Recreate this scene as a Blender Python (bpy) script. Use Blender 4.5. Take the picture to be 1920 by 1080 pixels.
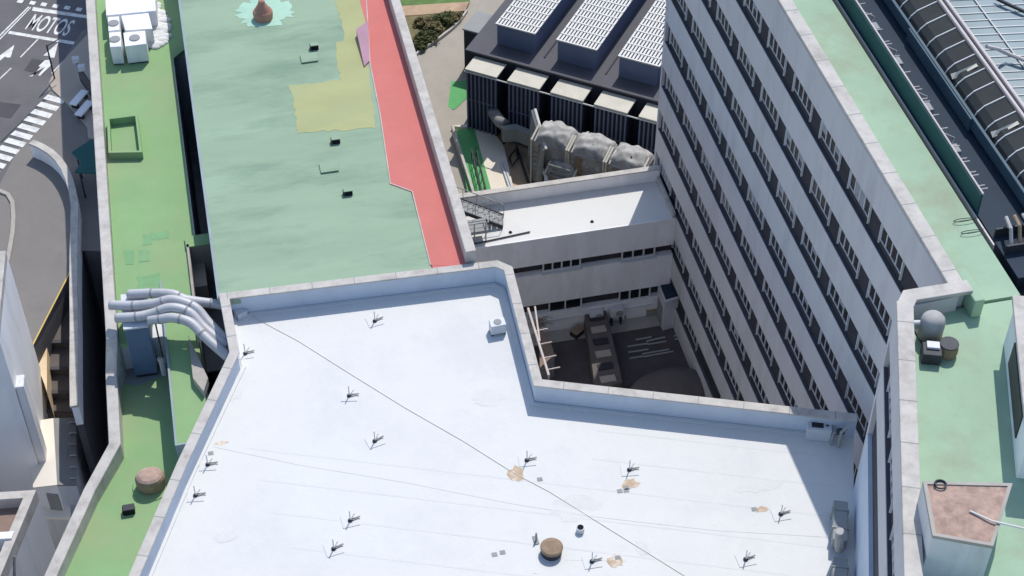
import bpy, bmesh, math, random
from mathutils import Vector, Matrix

for o in list(bpy.data.objects):
    bpy.data.objects.remove(o, do_unlink=True)
random.seed(7)
SC = bpy.context.scene
COL = SC.collection

# ------------------------------------------------------------------ camera
# world axes follow the buildings: +X across the blocks, +Y along them
YAW, PITCH, CAMH, FPX = math.radians(12.5), math.radians(44), 86.0, 3062.0
cam_d = bpy.data.cameras.new('camera')
cam_d.sensor_width = 36.0
cam_d.lens = 36.0 * FPX / 1920.0
cam_d.clip_start = 1.0
cam_d.clip_end = 6000.0
cam = bpy.data.objects.new('camera', cam_d)
COL.objects.link(cam)
cam.location = (0, 0, CAMH)
cam.rotation_euler = (math.pi / 2 - PITCH, 0, -YAW)
SC.camera = cam

# ------------------------------------------------------------------ light
SUN_AZ, SUN_EL = math.radians(31), math.radians(55)
W = bpy.data.worlds.new('World')
SC.world = W
W.use_nodes = True
nt = W.node_tree
bg = nt.nodes['Background']
sky = nt.nodes.new('ShaderNodeTexSky')
sky.sky_type = 'NISHITA'
sky.sun_disc = False
sky.sun_elevation = SUN_EL
sky.sun_rotation = SUN_AZ
sky.air_density = 1.0
sky.dust_density = 0.7
sky.ozone_density = 2.0
nt.links.new(sky.outputs[0], bg.inputs[0])
bg.inputs[1].default_value = 0.13
sd = bpy.data.lights.new('sun', 'SUN')
sd.energy = 2.6
sd.angle = math.radians(0.5)
sd.color = (1.0, 0.955, 0.89)
sun = bpy.data.objects.new('sun', sd)
COL.objects.link(sun)
sdir = Vector((math.sin(SUN_AZ) * math.cos(SUN_EL), math.cos(SUN_AZ) * math.cos(SUN_EL), math.sin(SUN_EL)))
sun.rotation_euler = sdir.to_track_quat('Z', 'Y').to_euler()
sun.location = sdir * 200
SC.view_settings.view_transform = 'Standard'
SC.view_settings.look = 'None'
SC.view_settings.exposure = 0.46
SC.view_settings.gamma = 1.0

# ------------------------------------------------------------------ helpers
def at(px, py, z):
    """survey helper: the world point at height z seen along a sight line of the reference view"""
    a, b = (px - 960) / FPX, (540 - py) / FPX
    c, s = math.cos(PITCH), math.sin(PITCH)
    f, d = c + b * s, -s + b * c
    t = (z - CAMH) / d
    x, y = a * t, f * t
    return Vector((x * math.cos(YAW) + y * math.sin(YAW), -x * math.sin(YAW) + y * math.cos(YAW), z))

def ats(z, *pts):
    return [at(px, py, z) for px, py in pts]

def lin(r, g, b):
    return tuple((v / 255 / 12.92) if v / 255 <= .04045 else ((v / 255 + .055) / 1.055) ** 2.4 for v in (r, g, b)) + (1.0,)

MATS = {}
def mat(name, rgb, var=.1, scale=.6, rough=.85, metal=0.0, bump=.15, stretch=(1, 1, 1), dirt=None, dirt_amt=.3, dirt_scale=.25, spec=.3):
    m = bpy.data.materials.new(name)
    m.use_nodes = True
    t = m.node_tree
    N, L = t.nodes, t.links
    p = N['Principled BSDF']
    p.inputs['Roughness'].default_value = rough
    p.inputs['Metallic'].default_value = metal
    p.inputs['Specular IOR Level'].default_value = spec
    base = lin(*rgb)
    tc = N.new('ShaderNodeTexCoord')
    mp = N.new('ShaderNodeMapping')
    mp.inputs['Scale'].default_value = stretch
    L.new(tc.outputs['Object'], mp.inputs['Vector'])
    n1 = N.new('ShaderNodeTexNoise')
    n1.inputs['Scale'].default_value = scale
    n1.inputs['Detail'].default_value = 7
    n1.inputs['Roughness'].default_value = .62
    L.new(mp.outputs[0], n1.inputs['Vector'])
    cr = N.new('ShaderNodeValToRGB')
    cr.color_ramp.elements[0].position = .3
    cr.color_ramp.elements[1].position = .7
    cr.color_ramp.elements[0].color = tuple(c * (1 - var) for c in base[:3]) + (1,)
    cr.color_ramp.elements[1].color = tuple(min(.9, c * (1 + var)) for c in base[:3]) + (1,)
    L.new(n1.outputs['Fac'], cr.inputs[0])
    out = cr.outputs[0]
    if dirt:
        n2 = N.new('ShaderNodeTexNoise')
        n2.inputs['Scale'].default_value = dirt_scale
        n2.inputs['Detail'].default_value = 8
        n2.inputs['Roughness'].default_value = .68
        L.new(mp.outputs[0], n2.inputs['Vector'])
        r2 = N.new('ShaderNodeValToRGB')
        r2.color_ramp.elements[0].position = .48
        r2.color_ramp.elements[1].position = .72
        r2.color_ramp.elements[0].color = (0, 0, 0, 1)
        r2.color_ramp.elements[1].color = (dirt_amt, dirt_amt, dirt_amt, 1)
        L.new(n2.outputs['Fac'], r2.inputs[0])
        mx = N.new('ShaderNodeMixRGB')
        L.new(r2.outputs[0], mx.inputs[0])
        L.new(out, mx.inputs[1])
        mx.inputs[2].default_value = lin(*dirt)
        out = mx.outputs[0]
    L.new(out, p.inputs['Base Color'])
    if bump:
        bn = N.new('ShaderNodeBump')
        bn.inputs['Strength'].default_value = bump
        bn.inputs['Distance'].default_value = .03
        n3 = N.new('ShaderNodeTexNoise')
        n3.inputs['Scale'].default_value = 5
        n3.inputs['Detail'].default_value = 5
        L.new(tc.outputs['Object'], n3.inputs['Vector'])
        L.new(n3.outputs['Fac'], bn.inputs['Height'])
        L.new(bn.outputs[0], p.inputs['Normal'])
    MATS[name] = m
    return m

M_ASPH = mat('asphalt', (104, 102, 105), .12, .5, .95, dirt=(124, 120, 118), dirt_amt=.35, dirt_scale=.2)
M_ROADG = mat('worn_asphalt', (128, 124, 120), .07, .35, .95, dirt=(108, 105, 103), dirt_amt=.4, dirt_scale=.3)
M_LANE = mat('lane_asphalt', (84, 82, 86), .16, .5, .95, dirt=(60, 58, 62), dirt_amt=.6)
M_STEP = mat('step_paving', (104, 97, 94), .15, .6, .95, dirt=(78, 72, 72), dirt_amt=.6, dirt_scale=.4)  # darkened so the steps carry the cast shadow in their colour
M_CONC = mat('concrete', (170, 164, 156), .12, .7, .9, dirt=(128, 122, 116), dirt_amt=.4, dirt_scale=.5)
M_PAVE = mat('paving', (176, 164, 152), .1, .8, .9, dirt=(140, 128, 118), dirt_amt=.4, dirt_scale=.4)
M_YARD = mat('yard_paving', (168, 161, 150), .09, .25, .92, dirt=(138, 130, 120), dirt_amt=.5, dirt_scale=.16)
M_COPE = mat('weathered_coping', (191, 186, 179), .12, 1.2, .85, dirt=(136, 130, 124), dirt_amt=.6, dirt_scale=.9, bump=.3)
M_WHITE = mat('white_membrane', (214, 214, 211), .025, .35, .75, dirt=(188, 189, 192), dirt_amt=.5, dirt_scale=.17, bump=.25)
M_LAP = mat('lap_membrane', (210, 210, 208), .03, .6, .8, bump=0)
M_STAIN = mat('ponding_stain', (210, 210, 207), .03, 1.4, .75, dirt=(203, 202, 199), dirt_amt=.9, dirt_scale=1.2, bump=.25)
M_UPST = mat('shade_blue_membrane', (196, 206, 219), .05, .5, .8, dirt=(168, 176, 190), dirt_amt=.5, dirt_scale=.4)  # white membrane tinted blue: sky-lit shade put into the colour
M_WHITEW = mat('white_wall', (236, 236, 238), .05, .4, .8, stretch=(1, 1, .25), dirt=(178, 176, 174), dirt_amt=.4, dirt_scale=.5)
M_WGREY = mat('grey_render', (220, 220, 221), .05, .4, .85, stretch=(1, 1, .2), dirt=(158, 156, 154), dirt_amt=.45, dirt_scale=.6)
M_SPAN = mat('spandrel_render', (203, 201, 202), .04, .35, .85, stretch=(1, 1, .25), dirt=(168, 166, 166), dirt_amt=.5, dirt_scale=.5)
M_DARK = mat('dark_recess', (54, 53, 60), .25, .8, .7, bump=0)
M_SILL = mat('sill_metal', (82, 81, 87), .2, .9, .6, dirt=(62, 62, 68), dirt_amt=.6, dirt_scale=.6, bump=0)
M_FRAME = mat('window_frame', (206, 208, 212), .04, 1, .5, bump=0)
M_GLASS = mat('dark_glass', (20, 22, 28), .3, .7, .3, bump=0, spec=.35)
M_BLIND = mat('roller_blind', (150, 152, 158), .1, 1, .8, bump=0)
M_GREENM = mat('mint_roof_coating', (146, 168, 143), .08, .35, .85, stretch=(.35, 1.2, 1), dirt=(108, 134, 116), dirt_amt=.8, dirt_scale=.3)
M_GREENL = mat('bright_green_roof_coating', (134, 168, 118), .06, .45, .85, dirt=(152, 162, 124), dirt_amt=.8, dirt_scale=.18)
M_GREENT = mat('tower_roof_coating', (154, 180, 154), .07, .5, .85, dirt=(146, 148, 126), dirt_amt=.8, dirt_scale=.22)
M_REPAINT = mat('teal_green_repaint', (122, 164, 118), .1, 1.2, .85, dirt=(134, 166, 120), dirt_amt=.9, dirt_scale=.9)
M_OLIVE = mat('olive_repaint', (168, 170, 122), .07, .5, .85, stretch=(.5, 1, 1), dirt=(152, 170, 134), dirt_amt=.6, dirt_scale=.3)
M_MINT = mat('fresh_mint_coat', (168, 204, 182), .05, .7, .8, dirt=(134, 172, 152), dirt_amt=.5, dirt_scale=.6)
M_RED = mat('red_roof_coating', (200, 116, 108), .05, .5, .8, dirt=(182, 104, 102), dirt_amt=.45, dirt_scale=.3)
M_PURPLE = mat('faded_panel', (176, 138, 152), .08, .8, .8)
M_NAVY = mat('navy_deck', (44, 58, 72), .2, .4, .8, dirt=(34, 40, 50), dirt_amt=.6, dirt_scale=.4)
M_TEAL = mat('teal_panel', (42, 86, 86), .15, .5, .7, dirt=(32, 70, 76), dirt_amt=.6, dirt_scale=.4)
M_STEELB = mat('blue_steel', (78, 98, 108), .15, .6, .7)
M_LOUVRE = mat('louvre_panel', (42, 48, 50), .2, .8, .8, dirt=(38, 40, 48), dirt_amt=.6, dirt_scale=.7)
M_PINKPIPE = mat('pale_pipe', (202, 192, 188), .08, 1, .6)
M_ATRIUM = mat('atrium_glass', (108, 132, 140), .14, .4, .4, stretch=(1, .3, 1), dirt=(88, 118, 130), dirt_amt=.6, bump=0, spec=.4)
M_HALL = mat('hall_roofing', (84, 84, 91), .08, .5, .75, dirt=(92, 92, 100), dirt_amt=.35, dirt_scale=.15)
M_HALLW = mat('hall_cladding', (46, 50, 62), .15, .6, .7)
M_MONW = mat('monitor_cladding', (104, 116, 142), .08, .5, .7)
M_GRID = mat('white_grille', (214, 213, 208), .03, 1, .6, bump=0)
M_FINS = mat('blue_grey_fins', (104, 114, 138), .1, .8, .6, bump=0)
M_BOXTOP = mat('sand_slab', (204, 200, 186), .07, .8, .85, dirt=(180, 174, 160), dirt_amt=.4, dirt_scale=.6)
M_SILVER = mat('galvanised_metal', (166, 165, 163), .16, 1.6, .75, metal=.05, dirt=(108, 104, 99), dirt_amt=.75, dirt_scale=.9)
M_WRAP = mat('weathered_sheeting', (172, 170, 166), .22, 1.3, .7, dirt=(112, 108, 102), dirt_amt=.75, dirt_scale=1.1, bump=.5)
M_DUCT = mat('duct_wrap', (186, 186, 188), .14, 1.2, .5, metal=.1, dirt=(170, 170, 176), dirt_amt=.5, dirt_scale=1.2, bump=.4)
M_DKMET = mat('dark_metal', (62, 64, 70), .2, 1, .6, metal=.3, bump=0)
M_BLUEU = mat('shade_blue_cabinet', (92, 112, 138), .1, 1, .6)  # the shade on the cabinet front is painted in as blue
M_BROWN = mat('rusty_brown', (150, 130, 108), .2, 2.5, .85, dirt=(104, 88, 74), dirt_amt=.7, dirt_scale=2)
M_RUBBLE = mat('brown_gravel', (176, 150, 136), .2, 2.2, .95, dirt=(128, 106, 96), dirt_amt=.8, dirt_scale=1.4, bump=.8)
M_TAN = mat('tan_stain', (196, 174, 148), .2, 3, .9, dirt=(226, 222, 214), dirt_amt=.9, dirt_scale=3)
M_TERRA = mat('terracotta_cowl', (172, 128, 112), .15, 2, .8)
M_GRATE = mat('green_walkway', (96, 168, 104), .1, .7, .8, dirt=(70, 138, 84), dirt_amt=.5)
M_CREAM = mat('cream_paving', (226, 216, 200), .05, .6, .9, dirt=(204, 190, 168), dirt_amt=.45, dirt_scale=.3)
M_EARTH = mat('bare_earth', (186, 160, 134), .15, .8, .95, dirt=(132, 112, 92), dirt_amt=.6, dirt_scale=.5)
M_GARDEN = mat('planted_soil', (120, 112, 82), .25, 1.2, .95, dirt=(84, 96, 58), dirt_amt=.8, dirt_scale=.8)
M_LAWN = mat('lawn', (96, 124, 72), .2, 1.5, .95, dirt=(120, 140, 88), dirt_amt=.5, dirt_scale=.8)
M_LEAF = mat('shrub_leaves', (84, 90, 54), .35, 2, .8, bump=0)
M_LEAFB = mat('olive_leaves', (116, 108, 74), .3, 2, .8, bump=0)
M_PAINT = mat('road_paint', (224, 224, 220), .06, 2, .8, dirt=(132, 130, 130), dirt_amt=.7, dirt_scale=1.6, bump=0)
M_YELLOW = mat('yellow_line', (206, 176, 96), .12, 1.5, .8, bump=0)
M_SAND = mat('sandy_slope', (226, 204, 170), .12, .9, .95, dirt=(214, 168, 90), dirt_amt=.5, dirt_scale=.6)
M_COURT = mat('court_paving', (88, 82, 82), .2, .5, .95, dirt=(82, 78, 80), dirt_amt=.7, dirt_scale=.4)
M_TILE = mat('brown_roof_tile', (140, 120, 108), .15, 1.4, .9, dirt=(110, 90, 80), dirt_amt=.5, dirt_scale=.7)
M_CREAMR = mat('cream_sheet', (238, 230, 216), .03, .6, .7, dirt=(226, 200, 176), dirt_amt=.35, dirt_scale=.4)
M_SHEET = mat('grey_sheet', (146, 148, 148), .08, .8, .7, dirt=(110, 112, 114), dirt_amt=.4)
M_CABLE = mat('tan_cable', (206, 198, 184), .1, 2, .8, bump=0)
M_CANOPY = mat('teal_canvas', (44, 92, 92), .1, .8, .85)
M_BLACK = mat('black_void', (22, 23, 28), .2, 1, .9, bump=0)
M_BLUEW = mat('pale_blue_wall', (146, 160, 164), .1, .8, .85)

class MB:
    def __init__(self):
        self.v, self.f, self.mi = [], [], []
        self.slot = 0
    def add(self, vs, fs):
        k = len(self.v)
        self.v += [tuple(x) for x in vs]
        for f in fs:
            self.f.append([i + k for i in f])
            self.mi.append(self.slot)
        return self
    def box(self, x0, y0, z0, x1, y1, z1):
        vs = [(x0, y0, z0), (x1, y0, z0), (x1, y1, z0), (x0, y1, z0), (x0, y0, z1), (x1, y0, z1), (x1, y1, z1), (x0, y1, z1)]
        return self.add(vs, BOXF)
    def rbox(self, F, s0, s1, t0, t1, z0, z1):
        """box in a plan frame F = (origin, direction s, direction t)"""
        o, a, b = F
        vs = [(o[0] + a[0] * s + b[0] * t, o[1] + a[1] * s + b[1] * t, z) for z in (z0, z1) for s, t in ((s0, t0), (s1, t0), (s1, t1), (s0, t1))]
        return self.add(vs, BOXF)
    def prism(self, poly, z0, z1):
        n = len(poly)
        zt = z1 if isinstance(z1, (list, tuple)) else [z1] * n
        zb = z0 if isinstance(z0, (list, tuple)) else [z0] * n
        vs = [(p[0], p[1], zb[i]) for i, p in enumerate(poly)] + [(p[0], p[1], zt[i]) for i, p in enumerate(poly)]
        fs = [list(range(n))[::-1], list(range(n, 2 * n))] + [[i, (i + 1) % n, (i + 1) % n + n, i + n] for i in range(n)]
        return self.add(vs, fs)
    def sheet(self, poly, z=None, th=.006):
        zz = [(p[2] if z is None else z) for p in poly]
        return self.prism(poly, [q - th for q in zz], zz)
    def tube(self, pts, r, n=8, cap=True):
        pts = [Vector(p) for p in pts]
        rs = r if isinstance(r, (list, tuple)) else [r] * len(pts)
        rings, up0 = [], None
        for i, p in enumerate(pts):
            d = ((pts[min(i + 1, len(pts) - 1)] - p).normalized() + (p - pts[max(i - 1, 0)]).normalized())
            d = d.normalized() if d.length > 1e-6 else Vector((0, 0, 1))
            if up0 is None:
                up0 = Vector((0, 0, 1)) if abs(d.z) < .9 else Vector((1, 0, 0))
            a = d.cross(up0).normalized()
            b = a.cross(d).normalized()
            up0 = b
            rings.append([p + (a * math.cos(2 * math.pi * k / n) + b * math.sin(2 * math.pi * k / n)) * rs[i] for k in range(n)])
        vs = [q for ring in rings for q in ring]
        fs = []
        for i in range(len(pts) - 1):
            for k in range(n):
                fs.append([i * n + k, i * n + (k + 1) % n, (i + 1) * n + (k + 1) % n, (i + 1) * n + k])
        if cap:
            fs.append(list(range(n))[::-1])
            fs.append([(len(pts) - 1) * n + k for k in range(n)])
        return self.add(vs, fs)
    def lathe(self, x, y, prof, n=20, sx=1, sy=1):
        """prof: (radius, z) list from bottom to top"""
        vs, fs = [], []
        for r, z in prof:
            vs += [(x + sx * r * math.cos(2 * math.pi * k / n), y + sy * r * math.sin(2 * math.pi * k / n), z) for k in range(n)]
        for i in range(len(prof) - 1):
            for k in range(n):
                fs.append([i * n + k, i * n + (k + 1) % n, (i + 1) * n + (k + 1) % n, (i + 1) * n + k])
        fs.append(list(range(n))[::-1])
        fs.append([(len(prof) - 1) * n + k for k in range(n)])
        return self.add(vs, fs)
    def wall(self, pts, w, z0, z1, side=1, closed=False):
        """wall along a plan polyline; w is laid off to one side (mitred)"""
        P = [Vector((p[0], p[1])) for p in pts]
        n = len(P)
        zt = z1 if isinstance(z1, (list, tuple)) else [z1] * n
        zb = z0 if isinstance(z0, (list, tuple)) else [z0] * n
        off = []
        for i in range(n):
            a = P[i - 1] if (i > 0 or closed) else None
            b = P[(i + 1) % n] if (i < n - 1 or closed) else None
            ds = [(P[i] - a).normalized()] if a is not None else []
            ds += [(b - P[i]).normalized()] if b is not None else []
            ns = [Vector((-d.y, d.x)) * side for d in ds]
            if len(ns) == 2:
                m = (ns[0] + ns[1]).normalized()
                k = max(.35, m.dot(ns[0]))
                off.append(P[i] + m * (w / k))
            else:
                off.append(P[i] + ns[0] * w)
        m = n if closed else n - 1
        vs = []
        for i in range(n):
            vs += [(P[i].x, P[i].y, zb[i]), (off[i].x, off[i].y, zb[i]), (off[i].x, off[i].y, zt[i]), (P[i].x, P[i].y, zt[i])]
        fs = []
        for i in range(m):
            a, b = 4 * i, 4 * ((i + 1) % n)
            for k in range(4):
                fs.append([a + k, a + (k + 1) % 4, b + (k + 1) % 4, b + k])
        if not closed:
            fs.append([0, 1, 2, 3])
            fs.append([4 * (n - 1) + k for k in (3, 2, 1, 0)])
        return self.add(vs, fs)

BOXF = [[0, 3, 2, 1], [4, 5, 6, 7], [0, 1, 5, 4], [1, 2, 6, 5], [2, 3, 7, 6], [3, 0, 4, 7]]

def tag(o, label=None, cat=None, group=None, kind=None):
    if label: o['label'] = label
    if cat: o['category'] = cat
    if group: o['group'] = group
    if kind: o['kind'] = kind
    return o

def thing(name, label, cat, loc=(0, 0, 0), rotz=0, group=None):
    o = bpy.data.objects.new(name, None)
    COL.objects.link(o)
    o.location = loc
    o.rotation_euler = (0, 0, rotz)
    o.empty_display_size = .3
    return tag(o, label, cat, group)

def root_loc(o):
    while o.parent:
        o = o.parent
    return Vector(o.location)

def build(name, mb, m, parent=None, local=False, bevel=0, smooth=False):
    """one mesh object; world-space data is shifted to the parent's base unless local"""
    me = bpy.data.meshes.new(name)
    me.from_pydata(mb.v, [], mb.f)
    for mm in (m if isinstance(m, (list, tuple)) else [m]):
        me.materials.append(mm)
    for i, p in enumerate(me.polygons):
        p.material_index = mb.mi[i]
        p.use_smooth = smooth
    bm = bmesh.new()
    bm.from_mesh(me)
    bmesh.ops.recalc_face_normals(bm, faces=bm.faces)
    bm.to_mesh(me)
    bm.free()
    o = bpy.data.objects.new(name, me)
    COL.objects.link(o)
    if parent is not None:
        if not local:
            me.transform(Matrix.Translation(-root_loc(parent)))
        o.parent = parent
    elif not local:
        xs = [v.co for v in me.vertices]
        c = Vector(((min(v.x for v in xs) + max(v.x for v in xs)) / 2, (min(v.y for v in xs) + max(v.y for v in xs)) / 2, min(v.z for v in xs)))
        me.transform(Matrix.Translation(-c))
        o.location = c
    if bevel:
        bv = o.modifiers.new('bevel', 'BEVEL')
        bv.width = bevel
        bv.segments = 2
        bv.limit_method = 'ANGLE'
    return o

def struct(name, mb, m, **k):
    return tag(build(name, mb, m, **k), kind='structure')

def copy_tree(o, parent=None):
    c = o.copy()
    COL.objects.link(c)
    c.parent = parent
    for ch in list(o.children):
        copy_tree(ch, c)
    return c

def blob(n, seed, cx, cy, rx, ry, jag=.25):
    r = random.Random(seed)
    return [(cx + rx * math.cos(2 * math.pi * k / n) * (1 + jag * (r.random() - .5) * 2), cy + ry * math.sin(2 * math.pi * k / n) * (1 + jag * (r.random() - .5) * 2)) for k in range(n)]

def rough(pts, amp=.07, step=.35, seed=1):
    r = random.Random(seed)
    out = []
    for i in range(len(pts)):
        a, b = Vector((pts[i][0], pts[i][1])), Vector((pts[(i + 1) % len(pts)][0], pts[(i + 1) % len(pts)][1]))
        n = max(1, int((b - a).length / step))
        for k in range(n):
            q = a.lerp(b, k / n)
            out.append((q.x + r.uniform(-amp, amp), q.y + r.uniform(-amp, amp)))
    return out

# ------------------------------------------------------------------ ground, street, yard
struct('ground', MB().box(-1500, -800, -1.0, 1500, 2600, 0.0), M_YARD)

SZ = 12.0   # street level on the left, above the courtyard
st = [Vector((-160, 260, 0)), Vector((-7.9, 260, 0)), at(262, 470, SZ), at(160, 470, SZ), at(138, 452, SZ), at(134, 502, SZ), at(60, 650, SZ), at(-40, 830, SZ), Vector((-160, 60, 0))]
st[2].x = -7.95
struct('street', MB().prism(st, -.5, SZ), M_ASPH)
struct('forecourt', MB().sheet(ats(SZ + .02, (152, 60), (190, 40), (210, 100), (215, 470), (150, 470), (138, 452), (134, 502), (60, 650), (-30, 800), (-60, 640), (-40, 420), (0, 345), (40, 268), (92, 182), (88, 160), (96, 150)), th=.03), M_ROADG)
# curved inner kerb line of the turning bay
struct('kerb', MB().wall(ats(SZ, (-30, 355), (-2, 362), (12, 368), (20, 382), (22, 410), (20, 440), (14, 475), (4, 520)), .28, SZ, SZ + .15), M_CONC)
# pavement corner with kerb by the office wall
pv = ats(SZ, (175, 55), (150, 82), (128, 106), (98, 145), (92, 158), (100, 172), (118, 188), (140, 212), (164, 240), (166, 262), (240, 262), (240, 55))
struct('pavement', MB().prism(pv, SZ - .2, SZ + .14), M_PAVE, bevel=.03)

def quad_text(txt, z, bl, br, tl, m):
    cu = bpy.data.curves.new('lettering', 'FONT')
    cu.body = txt
    cu.extrude = .002
    cu.offset = .012
    o = bpy.data.objects.new('lettering', cu)
    dg = bpy.context.evaluated_depsgraph_get()
    COL.objects.link(o)
    dg.update()
    me = bpy.data.meshes.new_from_object(o.evaluated_get(dg))
    COL.objects.unlink(o)
    bpy.data.objects.remove(o)
    xs = [v.co.x for v in me.vertices]; ys = [v.co.y for v in me.vertices]
    x0, x1, y0, y1 = min(xs), max(xs), min(ys), max(ys)
    A, B, C = at(*bl, z), at(*br, z), at(*tl, z)
    for v in me.vertices:
        q = A + (B - A) * ((v.co.x - x0) / (x1 - x0)) + (C - A) * ((v.co.y - y0) / (y1 - y0))
        v.co = (q.x, q.y, z + (v.co.z))
    me.materials.clear()
    me.materials.append(m)
    ob = bpy.data.objects.new('road_lettering', me)
    COL.objects.link(ob)
    return tag(ob, kind='structure')

PZ = SZ + .012
quad_text('MOTOS', PZ, (46, 55), (124, 68), (66, 26), M_PAINT)
mk = MB()
mk.sheet(ats(PZ, (62, 13), (172, 30), (176, 36), (60, 20)))                      # bar above the lettering
mk.sheet(ats(PZ, (18, 58), (145, 79), (140, 84), (15, 63)))                      # stop bar
for x in (33, 56, 77, 99, 121, 143, 165):                                        # dashed cross line
    mk.sheet(ats(PZ, (x + 2, -2 + (x - 33) * .14), (x + 12, 0 + (x - 33) * .14), (x + 8, 6 + (x - 33) * .14), (x - 2, 4 + (x - 33) * .14)))
mk.sheet(ats(PZ, (53, 12), (55, 13), (-30, 98), (-32, 96)))
mk.sheet(ats(PZ, (57, 13), (58.5, 14), (-20, 95), (-22, 94)))
mk.sheet(ats(PZ, (70, 73), (72, 74), (39, 108), (37, 107)))
mk.sheet(ats(PZ, (20, 127), (22, 128), (-10, 158), (-12, 157)))
mk.sheet(ats(PZ, (178, 50), (180, 51), (98, 138), (96, 137)))
# arrows
mk.sheet(ats(PZ, (53, 143), (61, 143), (76, 125), (72, 124), (84, 113), (92, 112), (96, 122), (75, 142), (71, 141), (85, 125), (68, 138)))
mk.sheet(ats(PZ, (109, 80), (81, 104), (91, 105), (94, 108), (102, 108)))
mk.sheet(ats(PZ, (27, 84), (0, 104), (9, 106), (15, 108), (20, 107)))
mk.sheet(ats(PZ, (0, 104), (9, 106), (2, 112), (-20, 128), (-24, 124)))
struct('road_marking', mk, M_PAINT)
zb = MB()
for k in range(17):                                                              # zebra stripes
    x, y = 90 - 12.35 * k, 177 + 13.5 * k
    zb.sheet(ats(SZ + .034, (x, y), (x + 34, y + 9.5), (x + 27, y + 18), (x - 9, y + 8)))
struct('zebra_crossing', zb, M_PAINT)
struct('drain_line', MB().sheet(ats(PZ + .004, (92, 176), (94, 178), (2, 268), (0, 266))), M_DKMET)
struct('yellow_line', MB().sheet(ats(SZ + .03, (135, 500), (136.5, 502), (59, 654), (57, 652))), M_YELLOW)

# stepped ramp below the street, and the sunken lane beside the office block
sp = MB()
ylv = [(470, 10.4), (556, 9.9), (640, 9.3), (690, 8.7), (735, 8.1), (770, 7.4), (800, 6.8), (900, 6.2)]
for i in range(len(ylv) - 1):
    y0, z = ylv[i]
    y1 = ylv[i + 1][0]
    sp.prism(ats(z, (50 if i > 2 else 60, y0), (141, y0), (143, y1), (50, y1)), 0, z)
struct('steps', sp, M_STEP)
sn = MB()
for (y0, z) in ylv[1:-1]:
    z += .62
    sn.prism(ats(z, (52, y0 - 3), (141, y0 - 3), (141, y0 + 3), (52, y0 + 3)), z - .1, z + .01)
struct('riser_shade_strip', sn, M_LANE)  # dark strips stand in for the shaded riser faces
ln = MB().prism(ats(3.0, (140, 470), (300, 470), (330, 1120), (40, 1120), (60, 900), (140, 800)), -.5, 3.0)
struct('lane', ln, M_LANE)
struct('sandy_bank', MB().prism(ats(10.2, (58, 655), (88, 590), (88, 735), (84, 722)), 3, 10.2), M_SAND)

# ------------------------------------------------------------------ curved white wall by the street
cw = ats(13.3, (63, 262), (82, 270), (100, 281), (116, 296), (128, 314), (137, 335), (143, 358), (147, 385), (146, 430), (145, 480), (145, 540), (146, 600), (146, 700), (147, 760))
t = thing('curved_wall', 'curved white parapet wall sweeping from the zebra crossing down along the steps', 'wall', (cw[4].x, cw[4].y, 3))
build('wall', MB().wall(cw, .42, 11.6, 13.15, side=-1), M_WHITEW, t)
build('footing', MB().wall(cw[4:], .4, 3, 11.6, side=-1), M_LANE, t)
build('coping', MB().wall(cw, .5, 13.15, 13.32, side=-1), M_COPE, t)

# ------------------------------------------------------------------ things on the pavement by the office wall
def bench(px, py, label):
    p = at(px, py, SZ + .14)
    t = thing('bench', label, 'bench', p, math.radians(58))
    build('seat', MB().box(-.9, -.3, .38, .9, .3, .5), M_WHITEW, t, local=True, bevel=.02)
    for s in (-.62, .62):
        build('leg', MB().box(s - .12, -.25, 0, s + .12, .25, .38), M_DKMET, t, local=True)
bench(150, 192, 'pale stone bench on the pavement corner, farther from the teal canopy')
bench(160, 212, 'pale stone bench on the pavement corner, nearer the teal canopy')
p = at(152, 156, SZ + .14)
t = thing('entrance_gate', 'dark metal entrance gate with white lamp boxes beside the office wall', 'gate', p)
q = at(182, 200, SZ + .14) - p
build('rail', MB().tube([(0, 0, 1.9), (q.x, q.y, 1.9)], .06).tube([(0, 0, .3), (q.x, q.y, .3)], .05), M_DKMET, t, local=True)
gb = MB()
for k in range(13):
    gb.tube([(q.x * k / 12, q.y * k / 12, .3), (q.x * k / 12, q.y * k / 12, 1.9)], .025, 5)
build('bars', gb, M_DKMET, t, local=True)
for k in (0, .35):
    build('lamp_box', MB().box(q.x * k - .25, q.y * k - .2, 1.96, q.x * k + .25, q.y * k + .2, 2.35), M_FRAME, t, local=True)
p = at(103, 150, SZ)
t = thing('traffic_sign_post', 'slim dark street post with a bracket arm at the kerb corner', 'post', p)
build('pole', MB().tube([(0, 0, 0), (0, 0, 3.2)], .06), M_DKMET, t, local=True)
build('arm', MB().tube([(0, 0, 3.1), (1.2, .9, 3.15)], .04), M_DKMET, t, local=True)
# teal canopy at the side entrance
ca = ats(14.4, (134, 285), (170, 262), (215, 262), (215, 325), (140, 322), (152, 303))
t = thing('entrance_canopy', 'dark teal canopy roof against the office wall between the curved wall and the forecourt', 'canopy', (ca[0].x, ca[0].y, SZ))
build('canopy_top', MB().prism(ca, 14.25, 14.4), M_CANOPY, t)
for c in (ca[0], ca[4]):
    build('post', MB().tube([(c.x + .3, c.y, SZ), (c.x + .3, c.y, 14.25)], .06), M_DKMET, t)
p = at(179, 699, 3.0)
t = thing('floor_grating', 'slotted pale drain grating in the dark lane beside the office wall', 'grating', p)
g = MB()
for k in range(5):
    g.box(-.5, -.66 + k * .3, 0, .5, -.58 + k * .3, .05)
for s in (-.5, -.04, .42):
    g.box(s, -.66, .0, s + .08, .62, .046)
build('bars', g, M_CONC, t, local=True)
build('pit', MB().box(-.48, -.62, -.2, .48, .6, .005), M_BLACK, t, local=True)

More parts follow.
